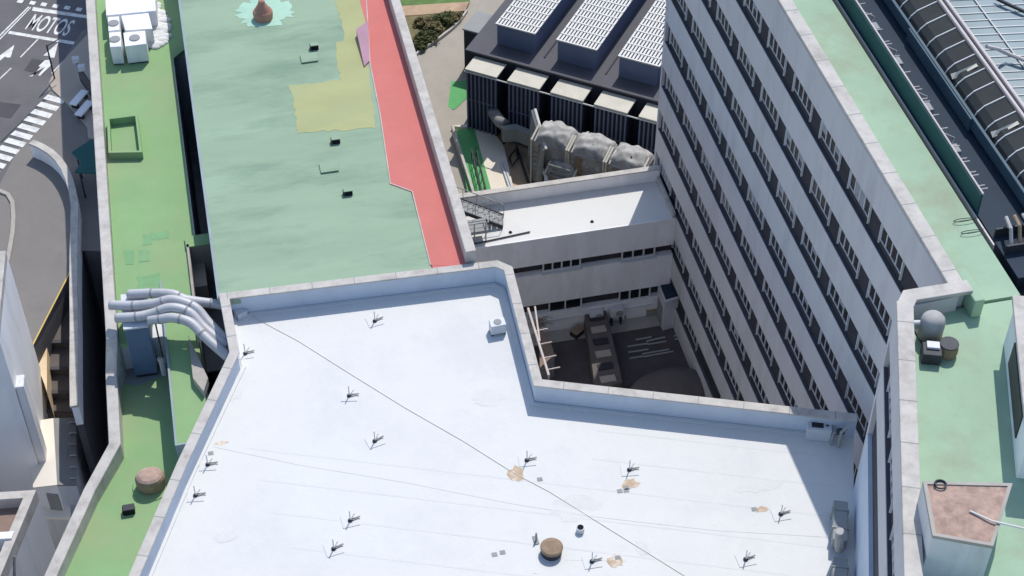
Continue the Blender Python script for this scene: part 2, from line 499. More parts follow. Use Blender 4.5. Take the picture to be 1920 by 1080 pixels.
# ------------------------------------------------------------------ buildings at the left edge
c0 = at(84, 720, 9.0)
ZT1 = 20.6
tw = at(-16, 745, ZT1)
dr = Vector((tw.x - c0.x, tw.y - c0.y)).normalized()
nl = Vector((-dr.y, dr.x)) * -1
if nl.x > 0: nl = -nl
c0v = Vector((c0.x, c0.y))
e = c0v + dr * 7
pl = [c0v, e, e + nl * 16, c0v + nl * 16]
t = thing('white_building', 'tall pale streaked building at the left edge above the steps', 'building', (c0.x, c0.y, 3))
build('wall', MB().prism([p for p in pl], 3, ZT1 - .5), M_WHITEW, t)
build('parapet', MB().wall(pl, .45, ZT1 - .5, ZT1, side=1 if dr.cross(nl) > 0 else -1, closed=True), M_COPE, t)
build('roof', MB().prism([c0v + (dr + nl) * .5, e + (nl - dr) * .5, e + nl * 15.5 - dr * .5, c0v + nl * 15.5 + dr * .5], ZT1 - .6, ZT1 - .35), M_TILE, t)
for k in range(1):
    p = c0v + dr * 6.4
    F = (p, dr, -nl)
    build('pilaster', MB().rbox(F, -.5, .5, 0, .5, 3, ZT1 - 4.5 - 1.1 * k), M_WGREY, t, bevel=.06)

# gabled hut
HZ = 9.6
r0, r1 = at(100, 784, HZ), at(107, 909, HZ)
l0, l1 = at(53, 791, HZ - .5), at(62, 914, HZ - .5)
q0, q1 = at(143, 783, HZ - 1.1), at(143, 909, HZ - 1.1)
t = thing('gabled_hut', 'hut with one cream and one grey roof slope beside the dark lane', 'hut', (r1.x, r1.y, 3))
hb = MB().add([(p.x, p.y, p.z - .12) for p in (l0, r0, q0, q1, r1, l1)] + [(p.x, p.y, 3) for p in (l0, r0, q0, q1, r1, l1)],
    [[0, 1, 4, 5], [1, 2, 3, 4], [5, 4, 10, 11], [4, 3, 9, 10], [3, 2, 8, 9], [0, 5, 11, 6], [0, 6, 7, 1], [1, 7, 8, 2]])
build('wall', hb, M_WHITEW, t)
def slab(a, b, c, d, th=.1):
    return MB().add([tuple(p) for p in (a, b, c, d)] + [(p.x, p.y, p.z - th) for p in (a, b, c, d)], [[0, 1, 2, 3], [7, 6, 5, 4], [0, 4, 5, 1], [1, 5, 6, 2], [2, 6, 7, 3], [3, 7, 4, 0]])
build('cream_roof_slope', slab(l0, r0, r1, l1), M_CREAMR, t)
build('grey_roof_slope', slab(r0, q0, q1, r1), M_SHEET, t)
for k in range(6):
    a = q0.lerp(q1, (k + .5) / 6)
    b = a.lerp(r0.lerp(r1, (k + .5) / 6), .3)
    build('roof_clip', MB().tube([a + Vector((0, 0, .06)), b + Vector((0, 0, .06))], .05, 6), M_FRAME, t)
build('door', MB().wall([l1.lerp(r1, .45) + Vector((.02, -.03, 0)), l1.lerp(r1, .9) + Vector((.02, -.03, 0))], .05, 3, 8.7, side=-1), M_SHEET, t)
# smaller shed in front of it
s4 = ats(7.2, (74, 931), (129, 922), (130, 970), (80, 967))
t = thing('small_shed', 'small cream flat shed in front of the gabled hut', 'shed', (s4[0].x, s4[0].y, 3))
build('wall', MB().prism(s4, 3, 7.0), M_WGREY, t)
build('roof', MB().prism([p + Vector((0, 0, 0)) for p in ats(7.2, (72, 929), (131, 920), (133, 972), (78, 970))], 7.0, 7.2), M_CREAMR, t, bevel=.03)
s5 = ats(5.6, (86, 972), (112, 964), (134, 976), (120, 1002))
t = thing('corner_kiosk', 'tiny square kiosk with a pale skewed roof next to the office parapet', 'kiosk', (s5[0].x, s5[0].y, 3))
build('wall', MB().prism(s5, 3, 5.3), M_DARK, t)
build('roof', MB().prism(s5, 5.3, 5.6), M_CREAMR, t, bevel=.03)
build('hatch', MB().lathe(*(s5[0] + s5[2])[:2], [(.01, 5.6)], 4) if False else MB().lathe((s5[0].x + s5[2].x) / 2, (s5[0].y + s5[2].y) / 2, [(.55, 5.58), (.5, 5.75), (.2, 5.8)], 14), M_SAND, t)
struct('grass_verge', MB().prism(ats(3.2, (70, 980), (130, 1000), (130, 1020), (60, 1024)), 2, 3.2), M_LAWN)
struct('terrace_slab', MB().prism(ats(3.6, (70, 1016), (118, 1014), (110, 1060), (60, 1110)), 2, 3.6), M_CREAM)

# second building, bottom left corner
ZB = 14.0
b0 = at(68, 918, ZB); b1 = at(8, 1062, ZB); b2 = at(-60, 926, ZB)
d1 = (b1 - b0).xy.normalized(); d2 = (b2 - b0).xy.normalized()
B0 = b0.xy
pl = [B0, B0 + d2 * 14, B0 + d2 * 14 + d1 * 16, B0 + d1 * 16]
t = thing('parapet_building', 'grey walled building with a brown sunken roof in the lower left corner', 'building', (B0.x, B0.y, 3))
build('wall', MB().prism(pl, 3, ZB - 1.0), M_WGREY, t)
build('parapet', MB().wall(pl, .55, ZB - 1.0, ZB, side=1 if d2.cross(d1) > 0 else -1, closed=True), M_COPE, t, bevel=.03)
build('roof', MB().prism([B0 + (d1 + d2) * .56, B0 + d2 * 13.4 + d1 * .56, B0 + d2 * 13.4 + d1 * 15.4, B0 + d2 * .56 + d1 * 15.4], ZB - 1.1, ZB - .8), M_TILE, t)
F = (B0, d1, d2)
build('cross_wall', MB().rbox(F, 3.0, 3.5, .2, 13.8, ZB - .8, ZB + .12), M_WHITEW, t, bevel=.02)
cvp = []
for k in range(9):
    cvp.append(B0 + d1 * (4.2 + .25 * k) - d2 * .06)
build('cable', MB().tube([(p.x, p.y, ZB - .6 - .012 * k * k * 3 - .3 * k) for k, p in enumerate(cvp)], .07, 6), M_SHEET, t)

# ------------------------------------------------------------------ long office block with green and red roofs
ZM, ZL, ZLL = 24.0, 21.0, 18.6
t = thing('long_office_block', 'long block with mint, bright green and red painted roofs left of the courtyard', 'building', (0, 66, 0))
GB = t
build('wall', MB().box(-8.2, 66.4, 0, -3.3, 150, ZL - .25).box(-3.3, 73.2, 0, -2.8, 150, ZL - .25).box(-2.8, 93.4, 0, -1.7, 150, ZL - .25).box(-2.8, 73.2, 0, -1.7, 93.4, 12).box(-1.7, 65.6, 0, 12.35, 150, ZM - .35).prism([(-8.2, 66.4), (-3.3, 66.4), (-3.3, 42), (-12.2, 44), (-11.7, 50.9), (-8.3, 58.6)], 0, ZLL - .2), M_WGREY, t)
build('mint_roof', MB().box(-1.75, 65.05, ZM - .35, 9.9, 150, ZM), M_GREENM, t)
build('trench_wall', MB().box(-1.72, 65.7, 11, -1.7, 93.5, ZM - .36), M_NAVY, t)
build('edge_trim', MB().box(-1.9, 65.3, ZM - .3, -1.75, 150, ZM + .03), M_BLUEW, t)
build('red_roof', MB().box(9.95, 65.05, ZM - .35, 11.8, 150, ZM + .02), M_RED, t)
rs = ats(ZM + .03, (683, -40), (690, 60), (693, 120), (712, 215), (731, 345), (772, 360), (806, 497), (890, 497), (830, 300), (790, 150), (770, 80), (745, -40))
build('red_edge', MB().sheet([p if p.x < 11.8 else Vector((11.79, p.y, p.z)) for p in rs], ZM + .03, .02), M_RED, t)
build('edge_line', MB().wall(ats(ZM, (683, -40), (690, 60), (693, 120), (712, 215), (731, 345), (772, 360), (806, 497)), .06, ZM + .0, ZM + .05, side=1), M_COPE, t)
build('right_parapet', MB().box(11.8, 65.05, ZM - .6, 12.4, 150, ZM + .95), M_COPE, t, bevel=.05)
build('bright_green_roof', MB().prism([(-7.6, 66.0), (-7.6, 150), (-1.76, 150), (-1.76, 93.4), (-2.8, 92.3), (-2.8, 73.9), (-3.3, 73.1), (-3.3, 64), (-3.3, 58), (-5.1, 58), (-5.1, 70.5), (-6, 66.0)], ZL - .25, ZL), M_GREENL, t)
# the lower corner of the bright roof, a storey step down
low = [Vector((-5.0, 66.4)), Vector((-6.4, 67.4)), Vector((-7.7, 66.4)), at(210, 690, ZLL).xy, at(222, 830, ZLL).xy, at(110, 1075, ZLL).xy, at(96, 1120, ZLL).xy, at(330, 1120, ZLL).xy, Vector((-3.2, 52)), Vector((-3.2, 58)), Vector((-5.0, 58))]
build('lower_green_roof', MB().prism(low, ZLL - .2, ZLL), M_GREENL, t)
lp = [(-7.6, 150), (-7.62, 66)] + [p.xy for p in (at(219, 700, 20.0), at(226, 832, 19.8), at(178, 920, 19.6), at(108, 1075, 19.5), at(88, 1125, 19.5))]
zt = [21.9, 21.6, 20.0, 19.8, 19.6, 19.5, 19.5]
build('left_parapet', MB().wall(lp, .62, [20.5, 18.3, 18, 18, 18, 18, 18], zt, side=-1), M_COPE, t, bevel=.05)
build('parapet_base', MB().wall([(-8.26, 150), (-8.26, 66.3), (-8.4, 58.4), (-11.9, 50.6), (-12.4, 44)], .1, 0, [20.6, 18.4, 18.1, 18.1, 18.1], side=-1), M_WGREY, t)
# raised strip wall and light well beside the mint roof
build('strip_wall', MB().box(-5.12, 57.9, ZLL, -5.0, 70.6, ZL + .08).box(-5.0, 57.9, ZLL, -3.2, 58.0, ZL + .08), M_BLUEW, t)
build('light_well', MB().box(-3.28, 66.2, 17.5, -1.78, 73.0, 17.6), M_SHEET, t)
wl = MB().box(-3.36, 65.0, 17, -3.22, 73.2, ZL + .25).box(-3.22, 73.0, 17, -1.76, 73.15, ZL + .2).box(-3.22, 71.0, 17.6, -2.5, 73.0, 19.8)
build('well_curb', wl, M_CONC, t)
build('trench_edge', MB().box(-2.86, 73.9, ZL - .3, -2.8, 92.3, ZL + .03), M_COPE, t)
build('curb_cap', MB().box(-3.4, 72.95, ZL + .1, -2.0, 73.9, ZL + .25), M_GREENL, t)
build('slope_kerb', MB().prism(ats(ZL + .02, (355, 640), (392, 720), (384, 745), (364, 720)), ZL, ZL + .5), M_CONC, t)
# repainted patches
build('olive_patch', MB().sheet(rough(ats(ZM + .012, (543, 160), (638, 150), (628, 80), (645, 77), (640, 38), (620, -20), (683, -20), (688, 60), (692, 125), (705, 240), (560, 249)), .1), ZM + .012), M_OLIVE, t)
sp = []
rr = random.Random(3)
for k in range(44):
    a = 2 * math.pi * k / 44
    q = (.9 if k % 2 else 1.0) * (1 + .34 * (rr.random() - .5))
    c = at(498, 22, ZM)
    sp.append((c.x + 1.95 * q * math.cos(a), c.y + 1.75 * q * math.sin(a)))
build('mint_splash', MB().sheet(rough(sp, .06, .2), ZM + .014), M_MINT, t)
wd = ats(ZM + .03, (669, 66), (691, 50), (693, 116), (683, 126))
build('flashing_panel', MB().prism(wd, ZM, [ZM + .5, ZM + .5, ZM + .12, ZM + .12]), M_PURPLE, t)
# kerb frame set in the bright green roof
ho = ats(ZL, (208, 236), (256, 230), (264, 295), (211, 296))
build('kerb_frame', MB().wall(ho, .16, ZL, ZL + .55, side=1, closed=True), M_GREENL, t)
build('glass_front', MB().box(12.42, 84.5, 0, 13.2, 150, 19.0), M_STEELB, t)

for qi, q in enumerate([((282, 437), (316, 432), (318, 446), (284, 450)), ((268, 440), (284, 440), (284, 459), (268, 459)), ((232, 470), (250, 468), (252, 494), (234, 496)), ((262, 470), (280, 470), (280, 490), (262, 490)), ((258, 520), (300, 512), (302, 540), (260, 544))]):
    build('repaint_patch', MB().sheet(rough(ats(ZL + .008, *q), .07), ZL + .008 + .003 * qi, .004), M_REPAINT, t)
# rooftop pieces standing on the long block
p = at(494, 34, ZM)
t = thing('roof_cowl', 'terracotta chimney cowl in a splash of fresh mint paint', 'chimney cowl', p)
build('drum', MB().lathe(0, 0, [(.62, 0), (.66, .5), (.6, .62)], 20), M_TERRA, t, local=True, smooth=False)
build('cone', MB().lathe(0, 0, [(.56, .62), (.4, .9), (.24, 1.15), (.2, 1.35), (.1, 1.42)], 20), M_TERRA, t, local=True)
def hatch(px, py, label):
    p = at(px, py, ZM)
    t = thing('roof_hatch', label, 'roof hatch', p, 0, 'flat hatches on the mint roof')
    build('curb', MB().box(-.5, -.42, 0, .5, .42, .07), M_GREENM, t, local=True)
    build('lid', MB().box(-.54, -.46, .07, .54, .46, .11), M_GREENM, t, local=True, bevel=.015)
hatch(580, 110, 'flat mint roof hatch nearest the terracotta cowl')
hatch(617, 315, 'flat mint roof hatch between two dark vents on the mint roof')
def vent(px, py, z, label, s=1.0, m=None):
    p = at(px, py, z)
    t = thing('roof_vent', label, 'roof vent', p, 0, 'small dark box vents on green roofs')
    build('hood', MB().box(-.26 * s, -.1 * s, .0, .26 * s, .26 * s, .34 * s), m or M_GREENM, t, local=True, bevel=.02)
    build('grille', MB().box(-.24 * s, -.125 * s, .02, .24 * s, -.1 * s, .3 * s).box(-.29 * s, -.1 * s, .02, -.26 * s, .2 * s, .3 * s), M_BLACK, t, local=True)
vent(590, 92, ZM, 'dark box vent farthest back on the mint roof beside the olive patch')
vent(630, 268, ZM, 'dark box vent on the mint roof just below the olive patch')
vent(653, 365, ZM, 'dark box vent on the mint roof closest to the white roof')
vent(243, 962, ZLL, 'dark vent with stained surround on the lower green roof', 1.15, M_DKMET)
p = at(285, 912, ZLL)
t = thing('brown_tank', 'rounded brown water tank on the lower green roof against the white roof', 'tank', p)
build('body', MB().lathe(0, 0, [(.72, 0), (.78, .3), (.78, .75), (.7, .9)], 18, 1, .85), M_BROWN, t, local=True)
build('lid', MB().lathe(0, 0, [(.7, .9), (.56, 1.0), (.2, 1.06)], 18, 1, .85), M_RUBBLE, t, local=True)
build('collar', MB().lathe(0, 0, [(1.05, 0), (1.0, .07)], 18), M_GREENL, t, local=True)
# white air-conditioning units at the far end
def acbox(quad, z, h, label, fan=True):
    P = ats(z + h, *quad)
    c = (P[0] + P[2]) / 2
    t = thing('rooftop_unit', label, 'air conditioner', (c.x, c.y, z), 0, 'white units on the bright green roof')
    build('cabinet', MB().prism(P, z + .1, z + h), M_WHITEW, t, bevel=.04)
    build('base_frame', MB().prism([c + (q - c) * .92 for q in P], z, z + .1), M_DKMET, t)
    if fan:
        build('fan_grille', MB().lathe(c.x, c.y, [(.36, z + h), (.36, z + h + .06), (.3, z + h + .07)], 16), M_SHEET, t)
acbox([(202, 32), (223, 30), (224, 56), (203, 58)], ZL, 1.5, 'small square white rooftop unit in the middle row next to the parapet')
acbox([(204, 61), (226, 59), (227, 87), (206, 88)], ZL, 1.5, 'small square white rooftop unit in the front row next to the parapet')
acbox([(226, 27), (278, 22), (286, 54), (235, 57)], ZL, 1.3, 'large white rooftop unit in the middle row', False)
acbox([(231, 61), (272, 57), (274, 82), (234, 87)], ZL, 1.5, 'white rooftop unit in the front row with a dark opening')
acbox([(196, -20), (290, -30), (292, 20), (199, 29)], ZL, 1.4, 'largest white rooftop unit at the top edge of the photo', False)
fb = blob(26, 5, *at(288, 52, ZL).xy, 1.1, 2.9, .2)
t = thing('foam_mound', 'lumpy white foam insulation spilling beside the rooftop units', 'insulation foam', (*at(288, 52, ZL).xy, ZL))
fm = MB()
rr = random.Random(12)
c = at(288, 50, ZL)
for k in range(150):
    a, q = rr.random() * 6.28, math.sqrt(rr.random())
    x, y, r = c.x + math.cos(a) * q * .95, c.y + math.sin(a) * q * 2.7, .12 + .2 * rr.random()
    fm.lathe(x, y, [(r * 1.2, ZL), (r * 1.1, ZL + r * .35), (r * .75, ZL + r * .6), (r * .3, ZL + r * .7)], 9, 1 + .5 * rr.random(), 1)
build('foam', fm, M_WHITE, t, smooth=True)

# silver ducts bridging from the white-roofed block, and their air handler
t = thing('air_handler', 'air handling cabinet with shade painted blue on its front under the silver ducts', 'air handler', (*at(258, 640, ZLL).xy, ZLL))
AHT = 22.6
ah = ats(AHT, (228, 556), (276, 556), (277, 612), (233, 618))
build('cabinet', MB().prism(ah, ZLL + .3, AHT), M_BLUEU, t, bevel=.04)
build('top_plate', MB().prism([((ah[0] + ah[2]) / 2) + (p - (ah[0] + ah[2]) / 2) * 1.06 for p in ah], AHT, AHT + .1), M_FRAME, t)
build('base', MB().prism([((ah[0] + ah[2]) / 2) + (p - (ah[0] + ah[2]) / 2) * .9 for p in ah], ZLL, ZLL + .3), M_DKMET, t)
c = (ah[2] + ah[3]) / 2
build('service_pipe', MB().tube([c + Vector((.9, -.2, -2.5)), c + Vector((1.0, -.5, -2.2)), c + Vector((1.0, -.5, -3.4))], .16, 10), M_DUCT, t)
vz = ZLL + .02
build('drip_tray', MB().sheet(blob(18, 4, *at(262, 690, ZLL).xy, 1.7, 1.3, .14), vz), M_SHEET, t)
dp = [[(240, 552, 22.9), (285, 550, 23.1), (325, 552, 23.3), (350, 562, 23.1), (405, 570, 22.9), (430, 575, 22.8)],
      [(206, 572, 22.9), (250, 573, 23.0), (290, 569, 23.2), (325, 562, 23.4), (365, 576, 23.2), (390, 604, 22.7), (425, 640, 22.2)],
      [(217, 596, 22.9), (255, 594, 23.0), (285, 588, 23.1), (320, 577, 23.4), (355, 586, 23.2), (382, 614, 22.7), (425, 650, 22.2)],
      [(278, 600, 22.9), (300, 598, 23.0), (325, 596, 23.2), (357, 605, 23.1), (385, 632, 22.7), (430, 672, 22.1)]]
dl = ['silver duct farthest back of the four, running almost straight to the white-roofed block', 'longest silver duct, second from the back, ending at the parapet',
      'silver duct third from the back, bent over the cabinet', 'shortest silver duct, nearest the camera, curving to the white-roofed block']
for path, lb in zip(dp, dl):
    pts = [at(*q) for q in path]
    # smooth the run a little
    fine = []
    for i in range(len(pts) - 1):
        for k in range(5):
            s = k / 5
            p0, p1, p2, p3 = pts[max(i - 1, 0)], pts[i], pts[i + 1], pts[min(i + 2, len(pts) - 1)]
            fine.append(.5 * ((2 * p1) + (p2 - p0) * s + (2 * p0 - 5 * p1 + 4 * p2 - p3) * s * s + (3 * p1 - p0 - 3 * p2 + p3) * s ** 3))
    fine.append(pts[-1])
    t = thing('duct', lb, 'duct', (*pts[0].xy, ZLL), 0, 'silver ducts crossing the light well')
    build('pipe', MB().tube(fine, .27, 14), M_DUCT, t, smooth=True)
    for k in (5, 12, 19):
        if k < len(fine) - 1:
            d = (fine[k + 1] - fine[k - 1]).normalized()
            build('joint_band', MB().tube([fine[k] - d * .05, fine[k] + d * .05], .29, 14), M_SHEET, t)
    build('hanger', MB().tube([fine[3] - Vector((0, 0, .2)), Vector((fine[3].x, fine[3].y, ZLL))], .05, 6), M_DKMET, t)

# ------------------------------------------------------------------ near block with the white roof
ZP, ZR = 24.2, 22.85
A, B1, B2, C, D = Vector((-1.79, 65.52)), Vector((13.55, 64.84)), Vector((14.25, 64.15)), Vector((13.9, 55.55)), Vector((28.9, 49.8))
nd = Vector((-.359, -.933))
E1 = at(430, 660, ZP).xy
E2 = at(332, 866, ZP).xy
E3 = at(240, 1080, ZP).xy
E4 = E3 + (E3 - E2).normalized() * 22
D2 = D + nd * 34
outl = [A, B1, B2, C, D, D2, E4, E3, E2, E1]
outl = outl[::-1]      # counter-clockwise
t = thing('white_roof_block', 'near block with a bright white membrane roof behind weathered parapets', 'building', (8, 50, 0))
WB = t
build('wall', MB().prism(outl, 0, ZR - .2), M_WGREY, t)
build('roof', MB().prism(outl, ZR - .2, ZR), M_WHITE, t)
par = [D, C, B2, B1, A, E1, E2, E3, E4]
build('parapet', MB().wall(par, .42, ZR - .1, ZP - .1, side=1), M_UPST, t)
build('coping', MB().wall([p for p in par], .52, ZP - .1, ZP, side=1), M_COPE, t, bevel=.03)
# flashing strip on the inner parapet foot
ins = MB().wall([D + Vector((-.7, -.2)), C + Vector((.35, -.62)), C + Vector((-.47, -.35)), B2 + Vector((-.5, -.35)), B1 + Vector((-.25, -.45)), A + Vector((.48, -.46)), E1 + Vector((.5, .05)), E2 + Vector((.48, .2)), E3 + Vector((.48, .2))], .22, ZR, ZR + .07, side=1)
build('flashing', ins, M_WHITE, t)
# membrane seams
sm = MB()
def seam(pts, w=.2, h=.007):
    q = ats(ZR, *pts)
    sm.wall(q, w, ZR - .004, ZR + h)
seam([(400, 838), (560, 872), (760, 905), (960, 945), (1120, 970), (1340, 995), (1560, 1008)], .3, .01)
seam([(1018, 965), (1010, 1012), (1000, 1075)], .2, .012)
seam([(1340, 835), (1336, 985)])
seam([(1175, 1046), (1060, 1044)])
build('membrane_seam', sm, M_WHITE, t)
for (px, py, rx, ry, sdv) in [(968, 889, .42, .5, 1), (1182, 908, .42, .34, 2), (1155, 1052, .38, .36, 3), (1428, 955, .34, .16, 4), (415, 831, .34, .12, 6), (1060, 0, 0, 0, 0)]:
    if rx:
        c = at(px, py, ZR)
        build('stained_patch', MB().sheet(blob(13, sdv, c.x, c.y, rx, ry, .3), ZR + .012), M_TAN, t)
for (px, py) in [(1012, 899), (1162, 921), (1175, 915), (942, 1036), (927, 1040), (1158, 1046), (1414, 955), (1174, 920), (395, 850)]:
    c = at(px, py, ZR)
    build('repair_square', MB().sheet([(c.x - .13, c.y - .11), (c.x + .14, c.y - .12), (c.x + .13, c.y + .12), (c.x - .12, c.y + .12)], ZR + .018), M_SHEET, t)
def joints(name, path, w, z, side, parent, step=2.3):
    for a, b in zip(path[:-1], path[1:]):
        a, b = Vector((a[0], a[1])), Vector((b[0], b[1]))
        d = (b - a).normalized()
        n = Vector((-d.y, d.x)) * side
        k = 1.1
        while k < (b - a).length - .4:
            build(name, MB().rbox((a + d * k, d, n), -.022, .022, .0, w, z - .02, z + .006), M_SHEET, parent)
            k += step
joints('coping_joint', par, .52, ZP, 1, t)
F = (Vector((28.9, 49.8)), Vector((-.933, .359)), nd)
lp2 = MB()
for k in range(1, 13):
    lp2.rbox(F, .9, 34 - 1.2 * k if k > 2 else 13, 1.9 * k - .05, 1.9 * k + .05, ZR - .01, ZR + .004)
build('lap_line', lp2, M_LAP, t)
rs2 = random.Random(5)
for k in range(9):
    c = at(rs2.uniform(420, 1480), rs2.uniform(640, 1060), ZR)
    if c.x > 12 and c.y > 52: continue
    build('water_stain', MB().sheet(rough(blob(22, k, c.x, c.y, rs2.uniform(.3, 1.3), rs2.uniform(.25, .8), .25), .025, .15, k), ZR + .006 + .0005 * k, .004), M_STAIN, t)
gp = [(560, 556), (610, 545), (640, 548), (690, 537), (725, 535), (715, 543), (690, 548), (640, 557), (590, 560)]

# anchor posts on the white roof
def anchor_proto():
    t = thing('roof_anchor', 'x', 'anchor post', (0, 0, 0), 0, 'thin anchor posts on the white roof')
    build('pad', MB().box(-.42, -.36, 0, .42, .4, .03), M_WHITE, t, local=True)
    build('base_plate', MB().lathe(0, 0, [(.12, .03), (.12, .09), (.07, .13)], 12), M_DKMET, t, local=True)
    build('post', MB().tube([(0, 0, .1), (0, 0, .8)], .03, 8), M_FRAME, t, local=True)
    build('arm', MB().tube([(0, 0, .12), (.5, .08, .1)], .04, 8), M_CONC, t, local=True)
    build('brace', MB().tube([(.02, 0, .1), (.26, .14, .34)], .026, 6), M_GRID, t, local=True)
    return t
anch = [(703, 603, 'anchor post just inside the far parapet in the middle of its length'), (655, 743, 'anchor post alone on the left part, directly below the cable'),
        (703, 828, 'anchor post alone in the left middle of the white roof'), (390, 872, 'anchor post by the left parapet beside faint stains, the farther one'),
        (367, 930, 'anchor post close to the left parapet, the nearer one'), (657, 977, 'anchor post farther back of the close pair at the lower left'),
        (626, 1030, 'anchor post nearest the camera of the close pair at the lower left'), (988, 864, 'anchor post standing next to the tan stain under the cable'),
        (1180, 882, 'anchor post above the tan stain right of the cable'), (1464, 965, 'anchor post farthest right, beside a small stain'),
        (1398, 1050, 'anchor post nearest the camera on the right half of the roof'), (1110, 1054, 'anchor post between the drum vent and the brown stain'),
        (460, 664, 'anchor post by the left parapet corner, nearer than the cable end')]
proto = anchor_proto()
for i, (px, py, lb) in enumerate(anch):
    o = proto if i == 0 else copy_tree(proto)
    o.location = at(px, py, ZR)
    o.rotation_euler = (0, 0, random.Random(i).uniform(-.25, .25))
    o['label'] = lb
# cable across the roof
cb = [at(px, py, ZR + .016) for px, py in [(470, 592), (560, 640), (655, 700), (760, 765), (870, 828), (965, 888), (1030, 922), (1110, 972), (1200, 1028), (1300, 1090)]]
tag(build('cable', MB().tube(cb, .016, 6), M_CABLE), 'long tan cable lying diagonally across the white roof', 'cable')
# junction box at the corner where the cable ends
p = at(452, 592, ZR)
t = thing('junction_box', 'tilted white metal box at the far left corner of the white roof', 'box', p, .5)
build('body', MB().box(-.3, -.25, 0, .3, .25, .4), M_FRAME, t, local=True, bevel=.02)
build('hinge_plate', MB().box(-.34, .25, .1, .2, .3, .34), M_DKMET, t, local=True)
# drum vent
p = at(1034, 1036, ZR)
t = thing('drum_vent', 'round drum vent with a dusty tan lid on the white roof', 'roof vent', p)
build('drum', MB().lathe(0, 0, [(.5, 0), (.5, .35)], 24), M_DKMET, t, local=True)
build('lid', MB().lathe(0, 0, [(.54, .35), (.55, .44), (.5, .5), (.3, .53)], 24), M_BROWN, t, local=True)
p = at(1088, 996, ZR)
t = thing('vent_pipe', 'short white pipe with a dark open mouth behind the drum vent', 'pipe', p)
build('pipe', MB().lathe(0, 0, [(.2, 0), (.2, .3), (.17, .31)], 16), M_FRAME, t, local=True)
build('mouth', MB().lathe(0, 0, [(.155, .3), (.155, .325)], 16), M_BLACK, t, local=True)
p = at(1005, 1015, ZR)
t = thing('drain_pipe', 'thin grey pipe stub standing left of the drum vent', 'pipe', p)
build('pipe', MB().tube([(0, 0, 0), (.02, .06, .55)], .05, 8), M_SHEET, t, local=True)
build('foot', MB().box(-.12, -.2, 0, .12, .3, .05), M_SHEET, t, local=True)
# white cabinets by the parapets
p = at(933, 622, ZR)
t = thing('condenser_unit', 'small white condenser unit by the inner corner of the parapet', 'air conditioner', p, math.radians(2))
build('cabinet', MB().box(-.42, -.3, .12, .42, .3, .75), M_FRAME, t, local=True, bevel=.03)
build('grille', MB().lathe(0, 0, [(.22, .75), (.22, .77), (.18, .78)], 16), M_SHEET, t, local=True)
build('feet', MB().box(-.4, -.26, 0, -.3, .26, .12).box(.3, -.26, 0, .4, .26, .12), M_DKMET, t, local=True)
p = at(1533, 815, ZR)
t = thing('vent_cabinet', 'white vent cabinet with a dark window on top, beside the far right parapet', 'vent cabinet', p, math.radians(-20))
build('cabinet', MB().box(-.62, -.42, 0, .62, .42, .8), M_FRAME, t, local=True, bevel=.03)
build('top_window', MB().box(-.4, -.24, .8, .2, .22, .82), M_DARK, t, local=True)
build('latch', MB().box(.32, -.1, .8, .46, 0, .825), M_DKMET, t, local=True)
p = at(1572, 838, ZR)
t = thing('valve_stack', 'cluster of grey pipes and valves right of the white vent cabinet', 'pipes', p)
build('riser', MB().tube([(0, 0, 0), (0, 0, 1.1), (.3, .1, 1.25)], .09, 10), M_SILVER, t, local=True)
build('riser', MB().tube([(-.3, .25, 0), (-.3, .25, .8), (.1, .3, .9)], .07, 10), M_SILVER, t, local=True)
build('valve', MB().lathe(.05, .2, [(.2, .85), (.24, .95), (.1, 1.05)], 12), M_DKMET, t, local=True)
# service clutter along the tower foot
NT = Vector((27.4, 45.9))
nrm = Vector((.933, -.359))
F = (NT, nd, nrm)
for k, (s, lb) in enumerate([(1.2, 'dark service duct against the tower foot at the far end of the white roof'), (4.6, 'dark service duct against the tower foot halfway along the white roof'), (10.5, 'dark service duct against the tower foot at the lower edge of the photo')]):
    o = NT + nd * s - nrm * .75
    t = thing('service_duct', lb, 'duct', (o.x, o.y, ZR), math.atan2(nd.y, nd.x), 'dark ducts along the tower foot')
    build('casing', MB().box(0, -.35, .2, 2.4, .35, .9), M_SHEET, t, local=True, bevel=.05)
    build('elbow', MB().tube([(2.3, 0, .55), (2.7, 0, .6), (2.9, -.1, 1.1), (2.9, -.2, 2.2)], .22, 10), M_SILVER, t, local=True)
    for x in (.5, 1.6):
        build('flange', MB().box(x, -.4, .15, x + .12, .4, .95), M_SHEET, t, local=True)

# ------------------------------------------------------------------ office tower
ZT = 36.15
FL = 3.76
Z0 = 32.05
OPN = 1.72
t = thing('office_tower', 'tall grey office tower with long horizontal window bands right of the courtyard', 'building', (30, 60, 0))
TW = t
N1 = NT + nd * 30
build('core', MB().prism([(30.52, 46.3), (30.52, 87.3), (33.5, 87.3), (33.5, 46.3)], 0, ZT - 1.4)
      .prism([(33.5, 46.3), (33.5, 87.3), (46, 87.3), (46, 46.3)], 0, 33.8)
      .prism([NT + nrm * .52 + nd * .02, Vector((30.3, 46.25)), Vector((46, 46.25)), Vector((46, 14)), N1 + nrm * .52], 0, ZT - 1.4), M_DARK, t)
spn, dk, sl, upw = MB(), MB(), MB(), MB()
spn.box(30.0, 46.3, Z0 + OPN, 30.5, 87.3, ZT - .22)
FN = (NT, nd, nrm)
spn.rbox(FN, 0, 30, 0, .5, Z0 + OPN, ZT - .22)
